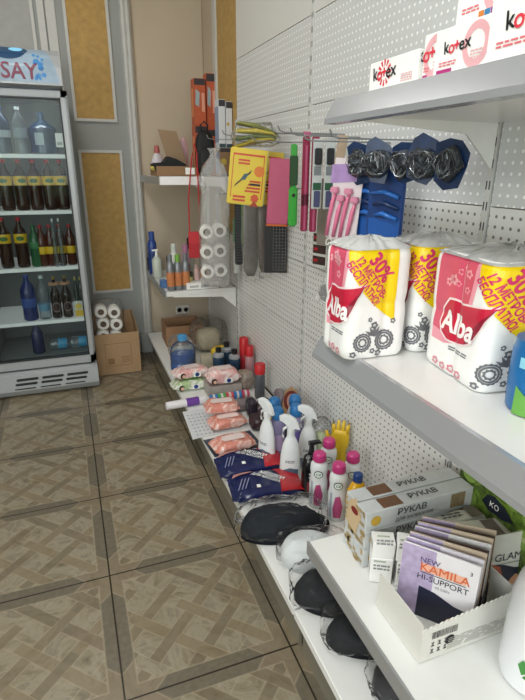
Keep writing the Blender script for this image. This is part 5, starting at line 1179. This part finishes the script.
# burgundy packs
BU = mat('#8f2748', .35, var=.12)
for i, (x_, y_, l_) in enumerate(((.845, 1.80, 'burgundy slim brush pack right of the green brush, left one'), (.870, 1.775, 'burgundy slim brush pack, right one beside the black brushes'))):
    t = card('slim_brush_pack', l_, 'brush', (x_, y_, 1.505), .027, .335, .012, BU, -10, group='burgundy slim packs'); rect(t, hf(.03, .012), -.013, .013, -.24, -.20, mat('#4a1626', .4), name='dark_band'); rect(t, hf(.03, .012), -.004, .004, -.33, -.03, mat('#b8587a', .4), name='light_stripe')
    if i == 0: O('pink_header', bx(-.0135, .0135, -.006, .006, .0005, .015), mat('#b0567c', .4), t)
for i, (x_, y_, l_) in enumerate(((.853, 1.72, 'black toothbrush-style pack with white frame, left of two'), (.890, 1.70, 'black toothbrush-style pack with white frame, right of two'))):
    t = card('brush_pack', l_, 'brush', (x_, y_, 1.493), .036, .235, .006, mat('#c4c8c8', .3), -10, group='black brush packs'); f = hf(.036, .006)
    O('brush_head', bx(-.013, .013, -.012, -.0035, -.085, -.03, bev=.003), mat('#26282c', .5, var=.4, scale=150), t); rect(t, f, -.013, .013, -.12, -.09, mat('#7d8488', .4), name='grey_label'); rect(t, f, -.015, .015, -.17, -.145, mat('#2f5a41', .4), name='green_label'); O('brush_handle', bx(-.011, .011, -.009, -.0035, -.228, -.172, bev=.002), mat('#4c4f72', .4), t)
t = card('tan_card', 'narrow tan card hanging right of the black brush packs', 'card', (.885, 1.60, 1.50), .03, .14, .006, mat('#b09a83', .6), -20, ry=8)
t = card('grey_bag_pack', 'taupe pack with white capital letters running down, under the brush packs', 'pack', (.958, 1.80, 1.36), .12, .25, .01, mat('#8b837a', .5, var=.15), -60); text(t, hf(.12, .01), 'BAG', .0, -.205, .045, mat('#e6e4df', .5), rot=-90, e=.0015, bold=.02)
text(t, hf(.12, .01), 'LUNCH', .0, -.09, .03, mat('#d0ccc4', .5), rot=-90, e=.0015) if False else None
t = card('photo_card', 'narrow card with three rows of dark pictures low on the panel', 'card', (.968, 1.90, 1.155), .085, .145, .004, mat('#cfcfcb', .4), -70)
for i in range(3): rect(t, hf(.085, .004), -.036, .036, -.045-.046*i, -.010-.046*i, mat('#42302f', .4, var=.8, scale=80), name='picture'); rect(t, hf(.085, .004), -.03, -.008, -.033-.046*i, -.022-.046*i, mat('#b3202b', .4), e=.0015, name='red_mark')
# razors
PRZ = mat('#e07a9c', .35)
t = card('pink_razor_card', 'white card with four pink razors beside the scourers', 'razors', (.818, 1.430, 1.425), .105, .245, .004, mat('#ddd3d8', .35, var=.05), -62, ry=4); f = hf(.125, .004)
for k in range(4):
    x_ = -.040+k*.025; zt_ = -.10-.022*(k % 2)
    O('razor', tube(NB(), [(x_+.006, -.01, zt_), (x_, -.012, zt_-.03), (x_-.007, -.010, zt_-.075), (x_-.012, -.009, -.235)], [.004, .007, .006, .005], 8), PRZ, t, smooth=True)
    O('razor_head', bx(x_-.008, x_+.018, -.022, -.006, zt_-.002, zt_+.016, bev=.003), mat('#d58aa6', .35), t)
patch(t, f, [(-.06, -.02), (.06, -.01), (.06, -.06), (-.06, -.075)], mat('#a98bc0', .4, var=.3), .0012, 'lilac_picture')
DB = mat('#1e3f78', .3, var=.2)
for i, (y_, x_, l_) in enumerate(((1.39, .865, 'dark blue razor pack behind the pink razors'), (1.31, .875, 'bright blue razor pack with three razor handles'))):
    t = card('blue_razor_pack', l_, 'razors', (x_, y_, 1.43), .115, .245, .012, DB, -62, group='blue razor packs'); f = hf(.115, .012)
    rect(t, f, -.05, .05, -.235, -.17, mat('#1d57a5', .35), name='blue_field')
    for k in range(3): O('razor', tube(NB(), [(-.045+.01*k, -.012, -.10-.03*k), (.0, -.018, -.095-.03*k), (.045, -.014, -.11-.03*k)], [.005, .007, .006], 8), mat('#2a6cc0' if k != 1 else '#16305c', .3), t, smooth=True)
# scourers
SC = mat('#3a3f45', .3, .5, var=.8, scale=150, bump=1.); BC = mat('#1b3358', .3, var=.7, scale=40)
for i, (y_, x_, l_) in enumerate(((1.40, .83, 'wire scourer pack hanging at the left end of the row'), (1.285, .83, 'wire scourer pack, second from left in the row'), (1.185, .84, 'wire scourer pack in the middle of the row'), (1.10, .85, 'dark wire scourer pack, second from right in the row'), (1.03, .86, 'wire scourer pack at the right end of the row'))):
    t = T('scourer_pack', l_, 'scourer', (x_, y_, 1.475), -66+[0, 14, -10, 8, -4][i], 'wire scourers in blue packs', ry=[-6, 8, -3, 12, 4][i])
    O('backing_card', prism(NB(), [(x_+R.uniform(-.008, .008), z_+R.uniform(-.012, .008)) for x_, z_ in ((-.034, -.095), (-.01, -.118), (.028, -.112), (.040, -.07), (.042, -.03), (.02, -.012), (-.02, .0), (-.042, -.02), (-.044, -.06))], 'y', 0, .002), BC, t)
    b = NB(); bmesh.ops.create_icosphere(b, subdivisions=3, radius=1)
    for v in b.verts: v.co = Vector((v.co.x*.041, v.co.y*.016-.014, v.co.z*.037-.066))
    crumple(b, .011, 40, i); crumple(b, .006, 110, i+3); O('scourer', b, SC, t)
    b = NB(); 
    for k in range(10):
        pts = []; a0 = k*.63; 
        for j in range(9): a = a0+j*.5; pts.append((math.cos(a)*.031*math.cos(k), -.028+.004*math.sin(j), -.066+.029*math.sin(a)))
        tube(b, pts, .0009, 4)
    O('wire_loops', crumple(b, .012, 38, i+9), mat('#8f9499', .25, .8), t)
t = T('scourer_pouch', 'silver scourer in a pointed clear pouch beside the shelf end', 'scourer', (.96, 1.80, .985), -60); b = prism(NB(), [(-.01, 0), (.03, -.01), (.05, -.12), (-.07, -.10), (-.03, -.04)], 'y', -.012, .012); O('pouch', b, film('pouch_film', cloud=.3, base=.1), t); b = NB(); bmesh.ops.create_icosphere(b, subdivisions=3, radius=1)
for v in b.verts: v.co = Vector((v.co.x*.04, v.co.y*.009, v.co.z*.036-.066))
O('scourer', crumple(b, .006, 60, 3), SC, t)
# lower hanging: combs, grey bags, wire mesh
t = T('black_comb', 'long black paddle comb hanging left of the grey bags', 'comb', (.903, 2.78, 1.25), -15)
O('comb_body', bx(-.022, .022, -.006, .006, -.38, 0, bev=.006), mat('#17181b', .4), t); b = NB()
for k in range(22): box(b, -.018, .018, -.0085, -.0062, -.36+k*.0155, -.353+k*.0155)
O('teeth', b, mat('#3a3b40', .4), t)
GB = mat('#6f6b68', .25, var=.3, scale=12, bump=.5)
for i, (x_, y_, w_, h_, c_, l_) in enumerate(((.918, 2.62, .085, .40, '#77736f', 'taller grey bagged kitchen tool, left one under the yellow packs'), (.955, 2.50, .075, .36, '#6a5f5c', 'brownish bagged kitchen tool, right one under the yellow packs'))):
    t = T('bagged_tool', l_, 'tool', (x_, y_, 1.235), -12, 'grey bagged kitchen tools'); b = loft(NB(), [(-h_, .02, .004, 0, 0), (-h_+.04, w_*.42, .008, 0, 0), (-h_*.5, w_*.5, .012, 0, 0), (-.05, w_*.5, .01, 0, 0), (0, w_*.46, .003, 0, 0)], 18, .7)
    for v in b.verts: v.co = Vector((v.co.y, v.co.z, v.co.x))
    O('tool_body', crumple(b, .004, 20, i+3), mat(c_, .3, var=.3, scale=12, bump=.5), t, smooth=True)
    b = loft(NB(), [(-h_-.03, .03, .003, 0, 0), (-h_*.5, w_*.6, .018, 0, 0), (0, w_*.5, .006, 0, 0)], 18, .7)
    for v in b.verts: v.co = Vector((v.co.y, v.co.z, v.co.x))
    bmesh.ops.subdivide_edges(b, edges=b.edges[:], cuts=2); O('clear_film', crumple(b, .006, 20, i+8), CLEAR, t, smooth=True)
t = T('green_brush_pack', 'thin green-edged pack behind the comb', 'brush', (.925, 2.76, 1.24), -12); O('pack_body', bx(-.012, .012, -.004, .004, -.25, 0, bev=.002), mat('#5e8a45', .4), t)
t = T('wire_rack', 'black card with a chrome wire grater hanging low on the panel', 'grater', (.940, 2.30, 1.16), -20)
O('black_card', bx(-.06, .05, .004, .008, -.25, 0), mat('#1b1b1e', .5), t); b = NB()
for k in range(5): tube(b, [(-.018+k*.015, 0, -.235), (-.018+k*.015, 0, -.01)], .0016, 4)
for k in range(16): tube(b, [(-.018, -.002, -.235+k*.015), (.042, -.002, -.235+k*.015)], .0014, 4)
O('wire_grid', b, STEEL, t)
for i, (z_, l_) in enumerate(((1.12, 'upper clear blister with green goods beside the hanging sack'), (.93, 'lower clear blister with white goods beside the hanging sack'))):
    t = T('clear_blister', l_, 'blister', (.955, 2.99, z_), -10, 'clear blister packs by the upright'); O('goods', crumple(bx(-.018, .018, -.008, .008, -.15, -.01, bev=.004), .002, 30, i), mat('#5a8a5e' if i == 0 else '#bfc0ba', .4, var=.5, scale=60), t); O('blister', bx(-.024, .024, -.013, .013, -.17, 0, bev=.006), CLEAR, t)
